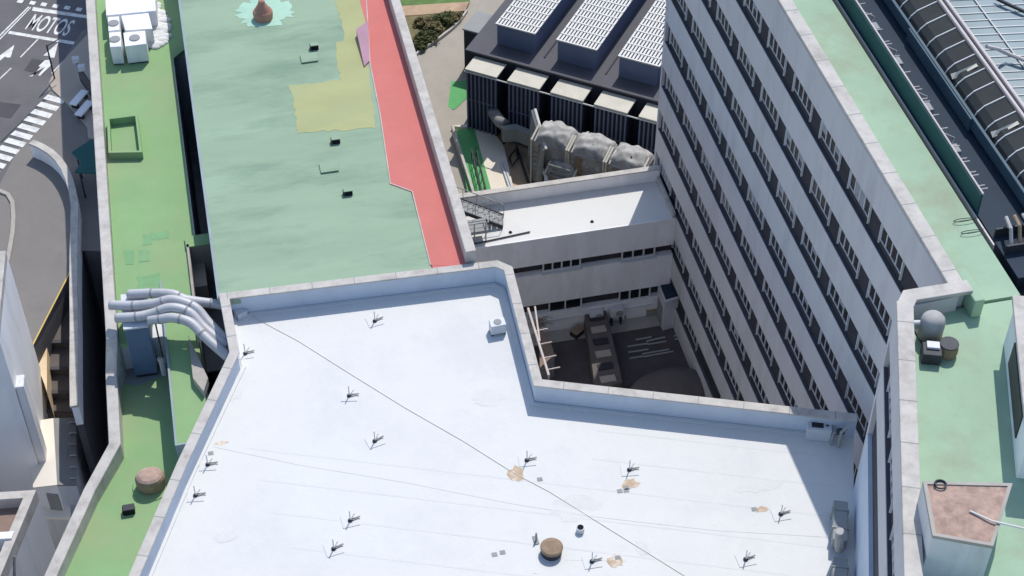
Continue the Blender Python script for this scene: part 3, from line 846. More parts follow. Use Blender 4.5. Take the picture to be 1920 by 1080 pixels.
for k in range(9):
    z = Z0 - FL * k
    lo = 0 if k == 8 else z - FL + OPN
    spn.box(30.0, 46.3, lo, 30.5, 87.3, z)
    if k == 0:
        spn.rbox(FN, 0, 30, 0, .5, lo, z)
    if k == 1:
        upw.rbox(FN, 0, 30, 0, .5, 0, z - .9)
    dk.box(30.2, 46.3, z, 30.45, 87.2, z + OPN)
    if k < 2:
        dk.rbox(FN, .2, 30, .2, .45, z - .9 * k, z + OPN)
    sl.box(30.03, 46.3, z, 30.2, 87.25, z + .025)
    if k == 0:
        sl.rbox(FN, .05, 30, .03, .2, z, z + .025)
build('spandrel', spn, M_SPAN, t)
build('dark_band', dk, M_DARK, t)
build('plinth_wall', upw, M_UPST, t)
build('sill', sl, M_SILL, t)
# end wall and jog wall
build('end_wall', MB().box(30.5, 87.3, 0, 46, 87.6, ZT - 1.4).box(30.0, 87.3, 0, 30.5, 87.6, ZT - .22), M_SPAN, t)
build('jog_wall', MB().prism([NT + nrm * .5, NT, Vector((27.5, 46.2)), Vector((30.3, 46.2)), Vector((30.3, 45.9))], 0, ZT - .25), M_SPAN, t)
# roofs and parapets
build('roof', MB().box(30.5, 46.2, ZT - 1.4, 33.55, 87.3, ZT - 1.15).prism([NT + nrm * .5, Vector((30.5, 46.0)), Vector((46, 46.0)), Vector((46, 14)), N1 + nrm * .5], ZT - 1.4, ZT - 1.15), M_GREENT, t)
cp = MB().wall([Vector((30.0, 87.5)), Vector((30.0, 46.28))], .72, ZT - .22, ZT, side=1)
cp.wall([Vector((30.9, 46.55)), Vector((27.9, 46.55)), NT - nrm * .06 + nd * .1, N1 - nrm * .06], .72, ZT - .2, ZT + .02, side=1)
build('coping', cp, M_COPE, t, bevel=.04)
build('parapet', MB().box(30.5, 46.6, ZT - 1.4, 30.66, 87.3, ZT - .22).wall([Vector((30.7, 46.3)), Vector((28.3, 46.3)), NT + nrm * .5 + nd * .6, N1 + nrm * .5], .14, ZT - 1.4, ZT - .2, side=1), M_WGREY, t)
joints('coping_joint', [Vector((30.0, 87.5)), Vector((30.0, 46.28))], .72, ZT, 1, t)
joints('coping_joint', [NT - nrm * .06 + nd * .1, N1 - nrm * .06], .72, ZT + .02, 1, t)
build('coping_return', MB().box(30.75, 45.3, ZT - 1.15, 31.25, 47.4, ZT - .1), M_GREENT, t, bevel=.06)

# windows: frame with mullions, panes in four states
def win_meshes(state):
    fr = MB()
    w, h = 2.6, .95
    fr.box(-.02, -w / 2, 0, .05, w / 2, .045).box(-.02, -w / 2, h - .05, .05, w / 2, h)
    for k in range(5):
        y = -w / 2 + k * (w - .07) / 4
        fr.box(-.03, y, .045, .05, y + .055, h - .05)
    for s in (-w / 2 - .09, w / 2 + .03):
        fr.box(-.07, s, -.26, .05, s + .04, h)
    pn = MB()
    for k in range(4):
        y = -w / 2 + .07 + k * (w - .07) / 4
        pn.slot = 0
        pn.box(.02, y, .07, .045, y + (w - .07) / 4 - .07, h - .07)
        if state[k]:
            pn.slot = 1
            pn.box(.005, y, h - .07 - (h - .14) * state[k], .015, y + (w - .07) / 4 - .07, h - .07)
    return fr, pn
protos = []
for stt in [(0, 0, 0, 0), (.5, 0, 0, .6), (0, 1, 1, 0), (1, 1, 1, 1), (0, .4, 0, 0), (0, 0, .7, .3)]:
    fr, pn = win_meshes(stt)
    w = build('window', fr, M_FRAME, TW, local=True)
    g = build('pane', pn, [M_GLASS, M_BLIND], w, local=True)
    protos.append((w, g))
def put_window(i, loc, rz, first):
    w, g = protos[i]
    if not first[i]:
        first[i] = True
        w.location, w.rotation_euler = loc, (0, 0, rz)
        return
    c = w.copy(); COL.objects.link(c); c.parent = TW
    d = g.copy(); COL.objects.link(d); d.parent = c
    c.location, c.rotation_euler = loc, (0, 0, rz)
first = [False] * 6
rw = random.Random(21)
base = Vector(TW.location)
for k in range(9):
    z = Z0 - FL * k + .62
    for i in range(9):
        y = 52.1 + 4.13 * i
        if k >= 6 and i >= 8 - (k == 6) * 0 and k > 6:
            continue
        if k == 8 and i % 2:
            continue
        j = rw.choices(range(6), [8, 2, .8, .4, 3, 1.2])[0]
        put_window(j, Vector((30.13, y, z)) - base, 0, first)
for k in range(1):
    z = Z0 - FL * k + .62
    for i in range(5):
        p = NT + nd * (3.2 + 4.13 * i) + nrm * .13
        j = rw.choices(range(6), [6, 2, 1.4, .8, 3, 2])[0]
        put_window(j, Vector((p.x, p.y, z)) - base, math.atan2(-nrm.y, -nrm.x) + math.pi, first)

# ------------------------------------------------------------------ plant deck along the tower's far side
t = thing('plant_deck', 'dark rooftop plant enclosure with teal screen walls along the tower roof', 'plant enclosure', (36, 62, ZT - 2.35))
DZ = 34.6
build('deck', MB().box(34.2, 47.6, 33.8, 38.3, 87, DZ), M_NAVY, t)
build('gutter', MB().box(33.56, 46.6, 33.8, 33.8, 87, 33.9), M_BLACK, t)
build('gutter_edge', MB().box(33.8, 49.6, 33.8, 33.88, 87, 34.95), M_PINKPIPE, t)
build('teal_screen', MB().box(34.0, 51.9, 33.8, 34.12, 87, 36.0), M_TEAL, t)
build('screen_rail', MB().tube([(34.1, 51.9, 36.06), (34.1, 87, 36.06)], .05), M_PINKPIPE, t)
build('steel_beam', MB().box(36.4, 50.2, DZ + .25, 36.55, 87, 35.5).box(36.3, 58.0, DZ + .1, 36.4, 66, 35.45), M_STEELB, t)
lv = MB()
prof = [(36.6, 35.0), (36.85, 35.45), (37.2, 35.7), (38.35, 35.95)]
for (a, za), (b, zb_) in zip(prof[:-1], prof[1:]):
    lv.add([(a, 50.5, za), (b, 50.5, zb_), (b, 87, zb_), (a, 87, za), (a, 50.5, za - .12), (b, 50.5, zb_ - .12), (b, 87, zb_ - .12), (a, 87, za - .12)], BOXF)
build('louvre_roof', lv, M_LOUVRE, t)
k = 0
y = 51.3
while y < 84:
    q = .12 * math.sin(k * 2.1)
    build('rib', MB().tube([(a + .0, y - .25 + .2 * (a - 36.6) + q * .3, zz + .03) for a, zz in prof], .045, 6), M_GRID, t)
    if k in (4, 8):
        build('broken_panel', MB().add([(36.75, y + .2, 35.45), (38.1, y + .32, 36.0), (38.1, y + .55, 36.0), (37.0, y + .4, 35.74), (36.8, y + .6, 35.5)], [[0, 1, 2, 3, 4]]), M_BOXTOP, t)
    y += 1.22
    k += 1
build('pipe_run', MB().tube([(38.5, 50, 36.05), (38.5, 87, 36.05)], .1, 8), M_PINKPIPE, t)
build('pipe_run', MB().tube([(38.85, 50, 36.05), (38.85, 87, 36.05)], .1, 8), M_PINKPIPE, t)
build('pipe_tray', MB().box(38.3, 50, 34.5, 39.15, 87, 35.8), M_DARK, t)
rb = random.Random(4)
y = 52.4
while y < 76:
    bk = MB().tube([(34.12, y, 35.9), (34.62, y + .06, 35.86)], .03, 5)
    if rb.random() < .5:
        bk.tube([(34.12, y + .25, 35.9), (34.58, y + .3, 35.86)], .03, 5)
    build('bracket', bk, M_PINKPIPE, t)
    y += .95 + .6 * rb.random()
for (y, nm) in [(63.6, 0), (59.6, 1), (56.2, 2), (66.8, 3)]:
    o = thing('pump_unit', ['grey pump set bolted behind the teal screen, far end', 'grey pump set bolted behind the teal screen, middle', 'grey pump set bolted behind the teal screen, near end', 'grey pump set bolted behind the teal screen, by the top edge of the photo'][nm], 'pump', (34.65, y, DZ), 0, 'pumps behind the teal screen')
    build('casing', MB().box(-.3, -.3, .0, .3, .35, .7), M_SHEET, o, local=True, bevel=.04)
    build('motor', MB().tube([(-.1, -.55, .55), (-.1, .1, .55)], .18, 10), M_DKMET, o, local=True)
    build('pipe', MB().tube([(.0, .3, .6), (.2, .55, .9), (-.35, .6, 1.2)], .06, 8), M_SILVER, o, local=True)
o = thing('cable_drum_rack', 'jumble of brown and grey pipework at the near end of the plant deck', 'pipes', (35.6, 49.9, DZ))
for k in range(6):
    build('pipe', MB().tube([(-1.0 + .42 * k, -.6, .2), (-.9 + .42 * k, .0, .9 + .1 * (k % 3)), (-.7 + .42 * k, .9, .8)], .09, 8), M_BROWN if k % 2 else M_SILVER, o, local=True)
build('frame', MB().box(-1.3, -.7, 0, 1.6, -.6, .5).box(-1.3, .5, 0, 1.6, .6, .5), M_DKMET, o, local=True)
p = at(1910, 522, ZT - 1.15)
o = thing('tank_lid', 'pale green metal access box at the near end of the plant deck', 'access box', (37.6, 48.2, ZT - 1.6))
build('body', MB().box(-1.0, -.5, 0, 1.0, .7, .7), M_GREENT, o, local=True, bevel=.05)
build('vent_slot', MB().box(-.5, -.2, .7, -.1, .3, .72), M_BLACK, o, local=True)
# glazed atrium roof beyond the pipes
t = thing('glass_roof', 'pale blue glazed roof with white glazing bars in the top right corner', 'glass roof', (44, 66, 0))
build('support', MB().box(39.6, 52, 0, 58, 95, 34.2), M_DARK, t)
build('glazing', MB().add([(39.5, 52, 34.5), (58, 52, 35.6), (58, 95, 35.6), (39.5, 95, 34.5), (39.5, 52, 34.3), (58, 52, 35.4), (58, 95, 35.4), (39.5, 95, 34.3)], BOXF), M_ATRIUM, t)
gb = MB()
for k in range(60):
    y = 52.3 + k * .68
    gb.add([(39.5, y + a, 34.5 + h) if e == 0 else (58, y - 4.2 + a, 35.6 + h) for e, a, h in ((0, 0, .0), (1, 0, .0), (1, .06, .0), (0, .06, .0), (0, 0, .05), (1, 0, .05), (1, .06, .05), (0, .06, .05))], BOXF)
build('glazing_bars', gb, M_GRID, t)
for k in range(4):
    x = 41.3 + 2.6 * k
    build('purlin', MB().tube([(x, 52, 34.56 + .0595 * (x - 39.5)), (x + .5, 95, 34.59 + .0595 * (x - 39.5))], .05, 5), M_GRID, t)
build('edge_gutter', MB().box(39.25, 52, 33.5, 39.5, 95, 34.6), M_BLACK, t)
pp = [at(1850, 87, 36.05), at(1872, 92, 35.5), at(1890, 101, 35.0), at(1925, 114, 35.0)]
tag(build('overflow_pipe', MB().tube(pp, .11, 8), M_PINKPIPE), 'pale pipe branching off the pipe run over the glazed roof', 'pipe')
pp = ats(34.95, (1866, -4), (1890, 8), (1930, 26))
tag(build('roof_conduit', MB().tube(pp, .1, 8), M_DKMET), 'black conduit crossing the top right corner of the glazed roof', 'pipe')

# ------------------------------------------------------------------ things on the near tower roof
RT = ZT - 1.15
p = at(1742, 632, RT)
t = thing('silver_tank', 'silver domed tank in the corner of the tower parapet', 'tank', p)
build('body', MB().lathe(0, 0, [(.52, .1), (.54, .9), (.5, 1.15), (.38, 1.3), (.15, 1.38)], 20), M_SILVER, t, local=True, smooth=True)
build('stand', MB().box(-.5, -.5, 0, .5, .5, .1), M_DKMET, t, local=True)
build('pipe', MB().tube([(-.5, .2, .8), (-.95, .25, .85), (-1.0, .3, .2)], .12, 10), M_FRAME, t, local=True)
p = at(1775, 664, RT)
t = thing('rusty_drum', 'brown rusty drum beside the silver tank', 'drum', p)
build('body', MB().lathe(0, 0, [(.4, 0), (.44, .3), (.4, .62)], 16), M_BROWN, t, local=True)
build('rim', MB().lathe(0, 0, [(.41, .62), (.41, .68), (.34, .69)], 16), M_DKMET, t, local=True)
p = at(1744, 672, RT)
t = thing('fan_unit', 'dark fan unit with a white cover below the silver tank', 'fan unit', p, math.radians(-20))
build('casing', MB().box(-.42, -.4, 0, .4, .4, .6), M_DKMET, t, local=True, bevel=.04)
build('cover', MB().box(-.25, -.05, .6, .3, .35, .72), M_FRAME, t, local=True, bevel=.02)
t = thing('stair_bulkhead', 'rooftop stair housing covered in brown gravel, lower right', 'bulkhead', (*at(1810, 980, 37.6).xy, RT))
bt = ats(37.4, (1730, 904), (1898, 908), (1862, 1026), (1748, 1006))
bc = (bt[0] + bt[2]) / 2
build('wall', MB().prism(bt, RT, 37.3), M_WGREY, t)
build('gravel_top', MB().prism([bc + (q - bc) * .94 for q in bt], 37.3, 37.42), M_RUBBLE, t)
build('edge_trim', MB().wall(bt, .14, 37.3, 37.47, side=-1 if (bt[1] - bt[0]).xy.cross((bt[2] - bt[1]).xy) < 0 else 1, closed=True), M_CONC, t)
c = at(1763, 910, 37.45)
tag(build('cable_coil', MB().tube([(c.x + .22 * math.cos(a * .42), c.y + .2 * math.sin(a * .42), 37.46 + .004 * a) for a in range(24)], .035, 6), M_DKMET), 'dark coil of cable on the gravel stair housing', 'cable coil')
pp = [at(1818, 958, 37.47), at(1860, 977, 37.52), at(1925, 992, 37.6)]
tag(build('antenna_pole', MB().tube(pp, .04, 8), M_GRID), 'white pole lying across the gravel stair housing', 'pole')
rg = random.Random(9)
# white housing at the right edge
wp = at(1893, 720, RT)
t = thing('lift_housing', 'white lift housing with a dark side louvre at the right edge', 'lift housing', (wp.x, wp.y, RT), math.atan2(nd.y, nd.x))
build('wall', MB().box(-2.4, -.1, 0, 5.2, 4.2, 2.6), M_WHITEW, t, local=True, bevel=.03)
build('roof', MB().box(-2.55, -.3, 2.6, 5.35, 4.3, 2.8), M_COPE, t, local=True, bevel=.04)
build('louvre', MB().box(-.6, -.16, .6, 3.6, -.1, 1.9), M_DKMET, t, local=True)
wl2 = at(1900, 720, RT)

# ------------------------------------------------------------------ low wing between the blocks
t = thing('white_wing', 'low white wing with two rows of windows closing the courtyard', 'building', (21, 84, 0))
build('core', MB().box(12.4, 82.3, 0, 30.0, 87.3, 9.0), M_DARK, t)
fw = MB()
fw.box(12.4, 81.8, 6.95, 30.0, 82.3, 9.3)
fw.box(12.4, 81.8, 3.0, 30.0, 82.3, 6.0)
fw.box(12.4, 81.8, 0, 30.0, 82.3, 1.9)
fw.box(12.4, 87.0, 0, 30.0, 87.3, 9.0)
build('wall', fw, M_WHITEW, t)
build('roof', MB().box(12.4, 81.8, 9.3, 30.0, 87.0, 9.42), M_WHITE, t)
build('front_edge', MB().box(12.4, 81.72, 9.3, 30.0, 81.8, 9.52), M_WHITEW, t)
build('back_parapet', MB().box(12.4, 86.0, 9.42, 30.0, 86.3, 10.5), M_WHITEW, t, bevel=.03)
build('back_coping', MB().box(12.4, 85.92, 10.5, 30.0, 86.4, 10.62), M_COPE, t, bevel=.03)
build('side_flashing', MB().box(29.75, 81.9, 9.42, 29.98, 85.9, 9.9), M_COPE, t, bevel=.02)
def wing_window(x0, x1, z0, z1, n):
    fr, pn = MB(), MB()
    fr.box(x0, 81.95, z0, x1, 82.05, z0 + .1).box(x0, 81.95, z1 - .1, x1, 82.05, z1)
    for k in range(n + 1):
        x = x0 + k * (x1 - x0 - .1) / n
        fr.box(x, 81.94, z0 + .1, x + .1, 82.05, z1 - .1)
    w = build('window', fr, M_FRAME, t)
    build('pane', MB().box(x0 + .1, 82.06, z0 + .1, x1 - .1, 82.1, z1 - .1), M_GLASS, w)
    build('sill', MB().box(x0 - .1, 81.7, z0 - .08, x1 + .1, 81.95, z0), M_FRAME, w)
wing_window(15.0, 17.4, 6.02, 6.94, 3)
wing_window(20.4, 23.2, 6.02, 6.94, 4)
wing_window(26.2, 28.7, 6.02, 6.94, 3)
wing_window(15.6, 18.0, 1.3, 2.98, 2)
wing_window(20.9, 23.4, 1.3, 2.98, 2)
wing_window(26.2, 28.6, 1.3, 2.98, 3)
for (px, py, lb) in [(957, 436, 'small dark drain outlet on the wing roof left of centre'), (1110, 416, 'small dark drain outlet on the wing roof near the tower shadow')]:
    p = at(px, py, 9.42)
    o = thing('roof_drain', lb, 'drain', p, 0, 'drains on the white wing roof')
    build('bowl', MB().lathe(0, 0, [(.14, 0), (.12, .05)], 12), M_DKMET, o, local=True)
    build('strainer', MB().lathe(0, 0, [(.08, .05), (.05, .14)], 10), M_BLACK, o, local=True)
# steel stair on the wing roof
t = thing('steel_stair', 'grey steel stair with railings coming down onto the left end of the wing roof', 'stair', (14.2, 84.2, 9.42))
sa, sb = Vector((12.5, 85.5, 12.2)), Vector((18.0, 84.0, 9.6))
dv = (sb - sa)
sd_ = Vector((dv.y, -dv.x, 0)).normalized()
tr = MB()
for k in range(16):
    c = sa + dv * (k + .5) / 16
    tr.add([tuple(c + sd_ * s + dv.xy.to_3d().normalized() * q + Vector((0, 0, h))) for h in (-.03, 0) for s, q in ((-.55, -.17), (.55, -.17), (.55, .17), (-.55, .17))], BOXF)
build('treads', tr, M_SHEET, t)
for s in (-.6, .6):
    build('stringer', MB().add([tuple(p + sd_ * (s + w) + Vector((0, 0, h))) for h in (-.2, .1) for p, w in ((sa, -.04), (sb, -.04), (sb, .04), (sa, .04))], BOXF), M_DKMET, t)
    rl = MB().tube([sa + sd_ * s + Vector((0, 0, 1)), sb + sd_ * s + Vector((0, 0, 1))], .035, 6)
    for k in range(7):
        c = sa + dv * k / 6 + sd_ * s
        rl.tube([c, c + Vector((0, 0, 1))], .025, 5)
    build('railing', rl, M_SILVER, t)
lp_ = MB().box(12.5, 82.3, 10.4, 16.6, 83.6, 10.5)
build('landing', lp_, M_SHEET, t)
for x in (13.2, 14.0, 14.8, 15.6, 16.4):
    build('leg', MB().tube([(x, 82.35, 9.42), (x, 82.35, 11.2)], .05, 6), M_SILVER, t)
build('handrail', MB().tube([(12.5, 82.35, 11.2), (16.6, 82.35, 11.2), (16.6, 83.6, 11.2)], .045, 6).tube([(12.5, 82.35, 10.8), (16.6, 82.35, 10.8)], .03, 6), M_SILVER, t)
pp = [Vector((13.2, 82.0, 9.5)), Vector((19.6, 82.6, 9.5))]
tag(build('roof_pipe', MB().tube(pp, .05, 8), M_DKMET), 'thin dark pipe lying on the wing roof in front of the steel stair', 'pipe')

# ------------------------------------------------------------------ sunken courtyard
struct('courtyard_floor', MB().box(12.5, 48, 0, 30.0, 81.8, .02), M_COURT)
struct('courtyard_path', MB().box(16.0, 80.6, 0, 30.0, 81.78, .1), M_CONC)
tp = ats(1.3, (1096, 590), (1136, 580), (1168, 716), (1116, 730))
t = thing('service_trench', 'long low concrete duct with square covers running down the courtyard', 'service duct', ((tp[0].x + tp[2].x) / 2, (tp[0].y + tp[2].y) / 2, 0))
build('body', MB().prism(tp, 0, 1.3), M_STEP, t, bevel=.05)
for k in range(6):
    a = tp[0].lerp(tp[3], (k + .5) / 6); b = tp[1].lerp(tp[2], (k + .5) / 6)
    c = (a + b) / 2
    build('cover', MB().box(c.x - .55, c.y - .3, 1.3, c.x + .55, c.y + .3, 1.38), M_PAVE if k % 2 else M_DARK, t)
pr = [((1192, 637), (1222, 632)), ((1176, 650), (1215, 644)), ((1178, 661), (1216, 655)), ((1212, 640), (1247, 632)), ((1214, 646), (1249, 640)), ((1204, 664), (1255, 655)), ((1206, 669), (1262, 659)), ((1180, 672), (1205, 668)), ((1264, 630), (1282, 626)), ((1266, 636), (1284, 632))]
nm = ['first', 'second', 'third', 'fourth', 'fifth', 'sixth', 'seventh', 'eighth', 'ninth', 'tenth']
for k, (a, b) in enumerate(pr):
    A_, B_ = at(*a, .09), at(*b, .09)
    tb = MB().tube([A_, B_], .07, 8)
    tag(build('steel_bar', tb, M_SILVER), 'pale steel bar on the courtyard floor, %s from the back left' % nm[k], 'steel bar', 'steel bars laid out in the courtyard')
kb = ats(3.0, (1234, 533), (1260, 527), (1275, 558), (1247, 566))
t = thing('white_booth', 'white booth with a dark flat roof in the courtyard corner by the tower', 'booth', ((kb[0].x + kb[2].x) / 2, (kb[0].y + kb[2].y) / 2, 0))
build('wall', MB().prism(kb, 0, 2.9), M_FRAME, t)
kc = (kb[0] + kb[2]) / 2
build('roof', MB().prism([kc + (p - kc) * 1.04 for p in kb], 2.9, 3.02), M_FRAME, t)
build('roof_felt', MB().prism([kc + (p - kc) * .82 for p in kb], 3.02, 3.06), M_NAVY, t)
build('door', MB().wall([kb[3].lerp(kb[0], .2), kb[3].lerp(kb[0], .8)], .06, 0, 2.1, side=1), M_SHEET, t)
for (px, py, lb) in [(1105, 578, 'white air conditioner on the wing wall left of the concrete duct'), (1143, 572, 'white air conditioner on the wing wall right of the concrete duct')]:
    p = at(px, py, .3)
    o = thing('wall_unit', lb, 'air conditioner', (p.x, 81.4, 1.0), 0, 'air conditioners on the wing wall')
    build('casing', MB().box(-.5, -.18, 0, .5, .38, .75), M_FRAME, o, local=True, bevel=.03)
    build('fan', MB().lathe(0, 0, [(.01, 0)], 3) if False else MB().tube([(.15, -.185, .38), (.15, -.21, .38)], .28, 16), M_SHEET, o, local=True)
    build('support', MB().box(-.4, -.1, -1.0, -.3, .3, 0).box(.3, -.1, -1.0, .4, .3, 0), M_DKMET, o, local=True)
p = at(1190, 580, .12)
t = thing('tarpaulin', 'crumpled white sheet with a dark bag on the courtyard floor by the wing', 'tarpaulin', p)
sh = MB()
rr = random.Random(2)
g = [[(-.95 + .32 * i, -.28 + .19 * j, .04 + .22 * rr.random()) for j in range(4)] for i in range(7)]
sh.add([q for row in g for q in row], [[i * 4 + j, i * 4 + j + 1, i * 4 + 4 + j + 1, i * 4 + 4 + j] for i in range(6) for j in range(3)])
build('sheet', sh, M_FRAME, t, local=True)
build('bag', MB().lathe(.95, .25, [(.22, 0), (.32, .2), (.2, .42), (.08, .5)], 12), M_DKMET, t, local=True, smooth=True)
mb_ = MB()
ma, mb2 = at(1160, 735, 0), at(1360, 735, 0)
cx, cy = 28.0, 73.9
t = thing('vaulted_rooflight', 'grey curved rooflight dome in the near end of the courtyard', 'rooflight', (cx, cy - .4, 0))
build('shell', MB().lathe(cx, cy, [(3.3, 0), (3.2, .5), (2.7, .95), (1.7, 1.3), (.6, 1.42)], 28, 1, .62), M_STEP, t, smooth=True)
build('kerb', MB().lathe(cx, cy, [(3.5, 0), (3.5, .2)], 28, 1, .62), M_DARK, t)
t = thing('scaffold', 'pair of leaning pale scaffold poles with short rungs beside the white roof parapet', 'scaffold', (15.6, 75, 0))
pa, pb = at(990, 578, 6), at(1029, 704, 6)
pa2, pb2 = at(1003, 575, 6), at(1012, 640, 6)
build('pole', MB().tube([pa, pb], .09, 8), M_PINKPIPE, t)
build('pole', MB().tube([pa2, pb2], .07, 8), M_PINKPIPE, t)
for k in (.35, .55, .75, .92):
    c = pa.lerp(pb, k)
    build('rung', MB().tube([c, c + Vector((.9, .05, 0))], .05, 6), M_PINKPIPE, t)
build('upright', MB().tube([pb, Vector((pb.x, pb.y, 0))], .07, 6).tube([pa, Vector((pa.x, pa.y, 0))], .07, 6), M_SILVER, t)
t = thing('garden_shed', 'dark lean-to shed with a pale corner beside the scaffold poles', 'shed', (*at(1025, 660, 1).xy, 0))
gs = ats(2.2, (1012, 612), (1032, 640), (1040, 665), (1012, 690))
build('wall', MB().prism(gs, 0, 2.1), M_SHEET, t)
build('roof', MB().prism(gs, 2.1, 2.22), M_TILE, t)
# ------------------------------------------------------------------ yard behind the wing: dark hall
HO, HA, HB = Vector((20.18, 108.23)), Vector((.8, -.6)), Vector((.6, .8))
FH = (HO, HA, HB)
t = thing('black_hall', 'wide black roofed hall with three white grilled roof monitors', 'building', (HO.x, HO.y, 0))
build('wall', MB().rbox(FH, 0, 26, 0, 40, 0, 6.85), M_HALLW, t)
build('roof', MB().rbox(FH, -.1, 26.1, -.1, 40, 6.85, 7.0), M_HALL, t, bevel=.03)
rg_ = MB()
for s in (6.3, 11.7, 17.1):
    rg_.rbox(FH, s - .06, s + .06, 1.5, 40, 7.0, 7.08)
build('roof_joint', rg_, M_HALLW, t)
for i, s in enumerate((1.86, 7.25, 12.6, 18.0)):
    mo = build('roof_monitor', MB().rbox(FH, s + .12, s + 3.4, 1.72, 36, 7.0, 8.9), M_MONW, t)
    g = MB()
    y = 1.6
    k = 0
    while y < 36:
        g.rbox(FH, s, s + 3.55, y, y + .13, 8.96, 9.06)
        y += .95
        k += 1
    for j in range(13):
        x = s + j * (3.55 - .17) / 12
        g.rbox(FH, x, x + .17, 1.6, 36, 8.93, 9.02)
    build('grille', g, M_GRID, mo)
    build('void', MB().rbox(FH, s + .14, s + 3.38, 1.74, 36, 8.9, 8.92), M_BLACK, mo)
for i in range(7):
    s = .75 + 3.78 * i
    bx = build('fin_box', MB().rbox(FH, s + .1, s + 2.75, -1.75, -.12, .3, 6.4), M_HALLW, t)
    build('top_slab', MB().rbox(FH, s, s + 2.85, -1.95, .02, 6.4, 6.55), M_BOXTOP, bx, bevel=.02)
    g = MB()
    for j in range(8):
        x = s + .1 + j * .365
        g.rbox(FH, x, x + .12, -1.93, -1.75, .3, 6.4)
    for j in range(4):
        g.rbox(FH, s + .02, s + .1, -1.6 + .4 * j, -1.48 + .4 * j, .3, 6.4)
    build('fins', g, M_FINS, bx)
    build('slot_rail', MB().rbox(FH, s + .1, s + 2.75, -1.85, -1.76, 3.4, 3.5), M_FINS, bx)
build('front_gutter', MB().tube([(*(HO + HA * .7 - HB * 1.95), 6.3), (*(HO + HA * 26 - HB * 1.95), 6.3)], .06, 6), M_GRID, t)
t = thing('grey_annex', 'small grey annex block on the left flank of the black hall', 'annex', (*(HO - HA * 2.6 + HB * 7.5), 0))
build('wall', MB().rbox(FH, -3.3, -.1, 6.2, 9.0, 0, 4.0), M_HALLW, t)
build('roof', MB().rbox(FH, -3.4, -.12, 6.1, 9.1, 4.0, 4.15), M_SHEET, t, bevel=.03)
# yard surfaces
struct('service_road', MB().sheet(ats(.03, (770, 170), (800, 230), (845, 330), (846, 205), (868, 150), (880, 60), (905, -10), (885, -30), (845, 40), (780, 92), (740, 100)), .03, .02), M_YARD)
struct('garden_bed', MB().prism(ats(.25, (740, 25), (785, 28), (868, 22), (845, 45), (815, 70), (785, 88), (740, 100)), 0, .25), M_GARDEN)
struct('garden_kerb', MB().wall(ats(.3, (874, 18), (862, 36), (845, 52), (815, 75), (786, 92), (770, 110)), .16, 0, .32), M_COPE)
struct('garden_path', MB().sheet(ats(.29, (740, 12), (785, 9), (880, 3), (872, 20), (785, 28), (740, 30)), .29, .06), M_EARTH)
struct('lawn', MB().prism(ats(.28, (740, -40), (885, -40), (880, 3), (785, 9), (740, 12)), 0, .28), M_LAWN)
struct('green_apron', MB().sheet(ats(.04, (846, 152), (872, 152), (900, 120), (905, 185), (874, 185), (852, 206), (840, 200)), .04, .02), M_GRATE)
struct('green_walkway', MB().prism(ats(.5, (856, 244), (889, 240), (925, 370), (880, 380)), 0, .5), M_GRATE)
struct('cream_terrace', MB().prism(ats(.46, (846, 236), (880, 232), (926, 248), (945, 275), (968, 375), (925, 375), (889, 240)), 0, .46), M_CREAM)
struct('earth_yard', MB().sheet(ats(.05, (925, 250), (1010, 262), (1010, 380), (968, 375), (945, 275)), .05, .03), M_EARTH)
wlk = ats(.9, (847, 238), (860, 280), (876, 330), (890, 375))
tag(build('low_wall', MB().wall(wlk, .2, 0, .95, side=1), M_COPE), 'low white wall edging the green walkway', 'wall')
t = thing('walkway_railing', 'dark double railing along the green walkway', 'railing', (*at(895, 300, .5).xy, .5))
for a, b in (((884, 280), (906, 372)), ((892, 276), (915, 370))):
    A_, B_ = at(*a, 1.5), at(*b, 1.5)
    r_ = MB().tube([A_, B_], .05, 6).tube([A_ - Vector((0, 0, .45)), B_ - Vector((0, 0, .45))], .04, 6)
    for k in range(7):
        c = A_.lerp(B_, k / 6)
        r_.tube([c, Vector((c.x, c.y, .5))], .035, 5)
    build('rail', r_, M_DKMET, t)
for lb, a, b in (('pale pipe pair lying on the cream terrace', (939, 303), (955, 352)), ):
    t = thing('pipe_pair', lb, 'pipes', (*at(945, 330, .5).xy, .46))
    for s in (0, 5):
        build('pipe', MB().tube(ats(.6, (a[0] + s, a[1]), (b[0] + s, b[1])), .09, 8), M_FRAME, t)
t = thing('drying_rack', 'dark square steel frame standing on the earth yard', 'rack', (*at(962, 300, .1).xy, .05))
fr = ats(.35, (955, 295), (966, 280), (972, 296), (960, 311))
build('bar', MB().tube(fr + [fr[0]], .09, 6), M_DKMET, t)
build('long_bar', MB().tube(ats(.35, (968, 274), (994, 352)), .1, 6), M_DKMET, t)
# bent duct on a frame
t = thing('bent_duct', 'bent silver duct on a dark frame beside the cooling towers', 'duct', (*at(960, 250, 0).xy, 0))
dpts = [at(922, 202, 2.6), at(928, 215, 2.7), at(936, 226, 2.8), at(945, 234, 2.8)]
build('pipe', MB().tube(dpts, .5, 14), M_SILVER, t, smooth=True)
d2 = ats(2.9, (940, 236), (968, 232), (1003, 247), (1003, 256), (968, 242), (944, 243))
build('tray', MB().prism(d2, 1.6, 2.9), M_SHEET, t)
for c in ats(1.6, (945, 242), (968, 240), (1000, 252)):
    build('leg', MB().tube([(c.x, c.y, 0), (c.x, c.y, 1.7)], .1, 6), M_DKMET, t)

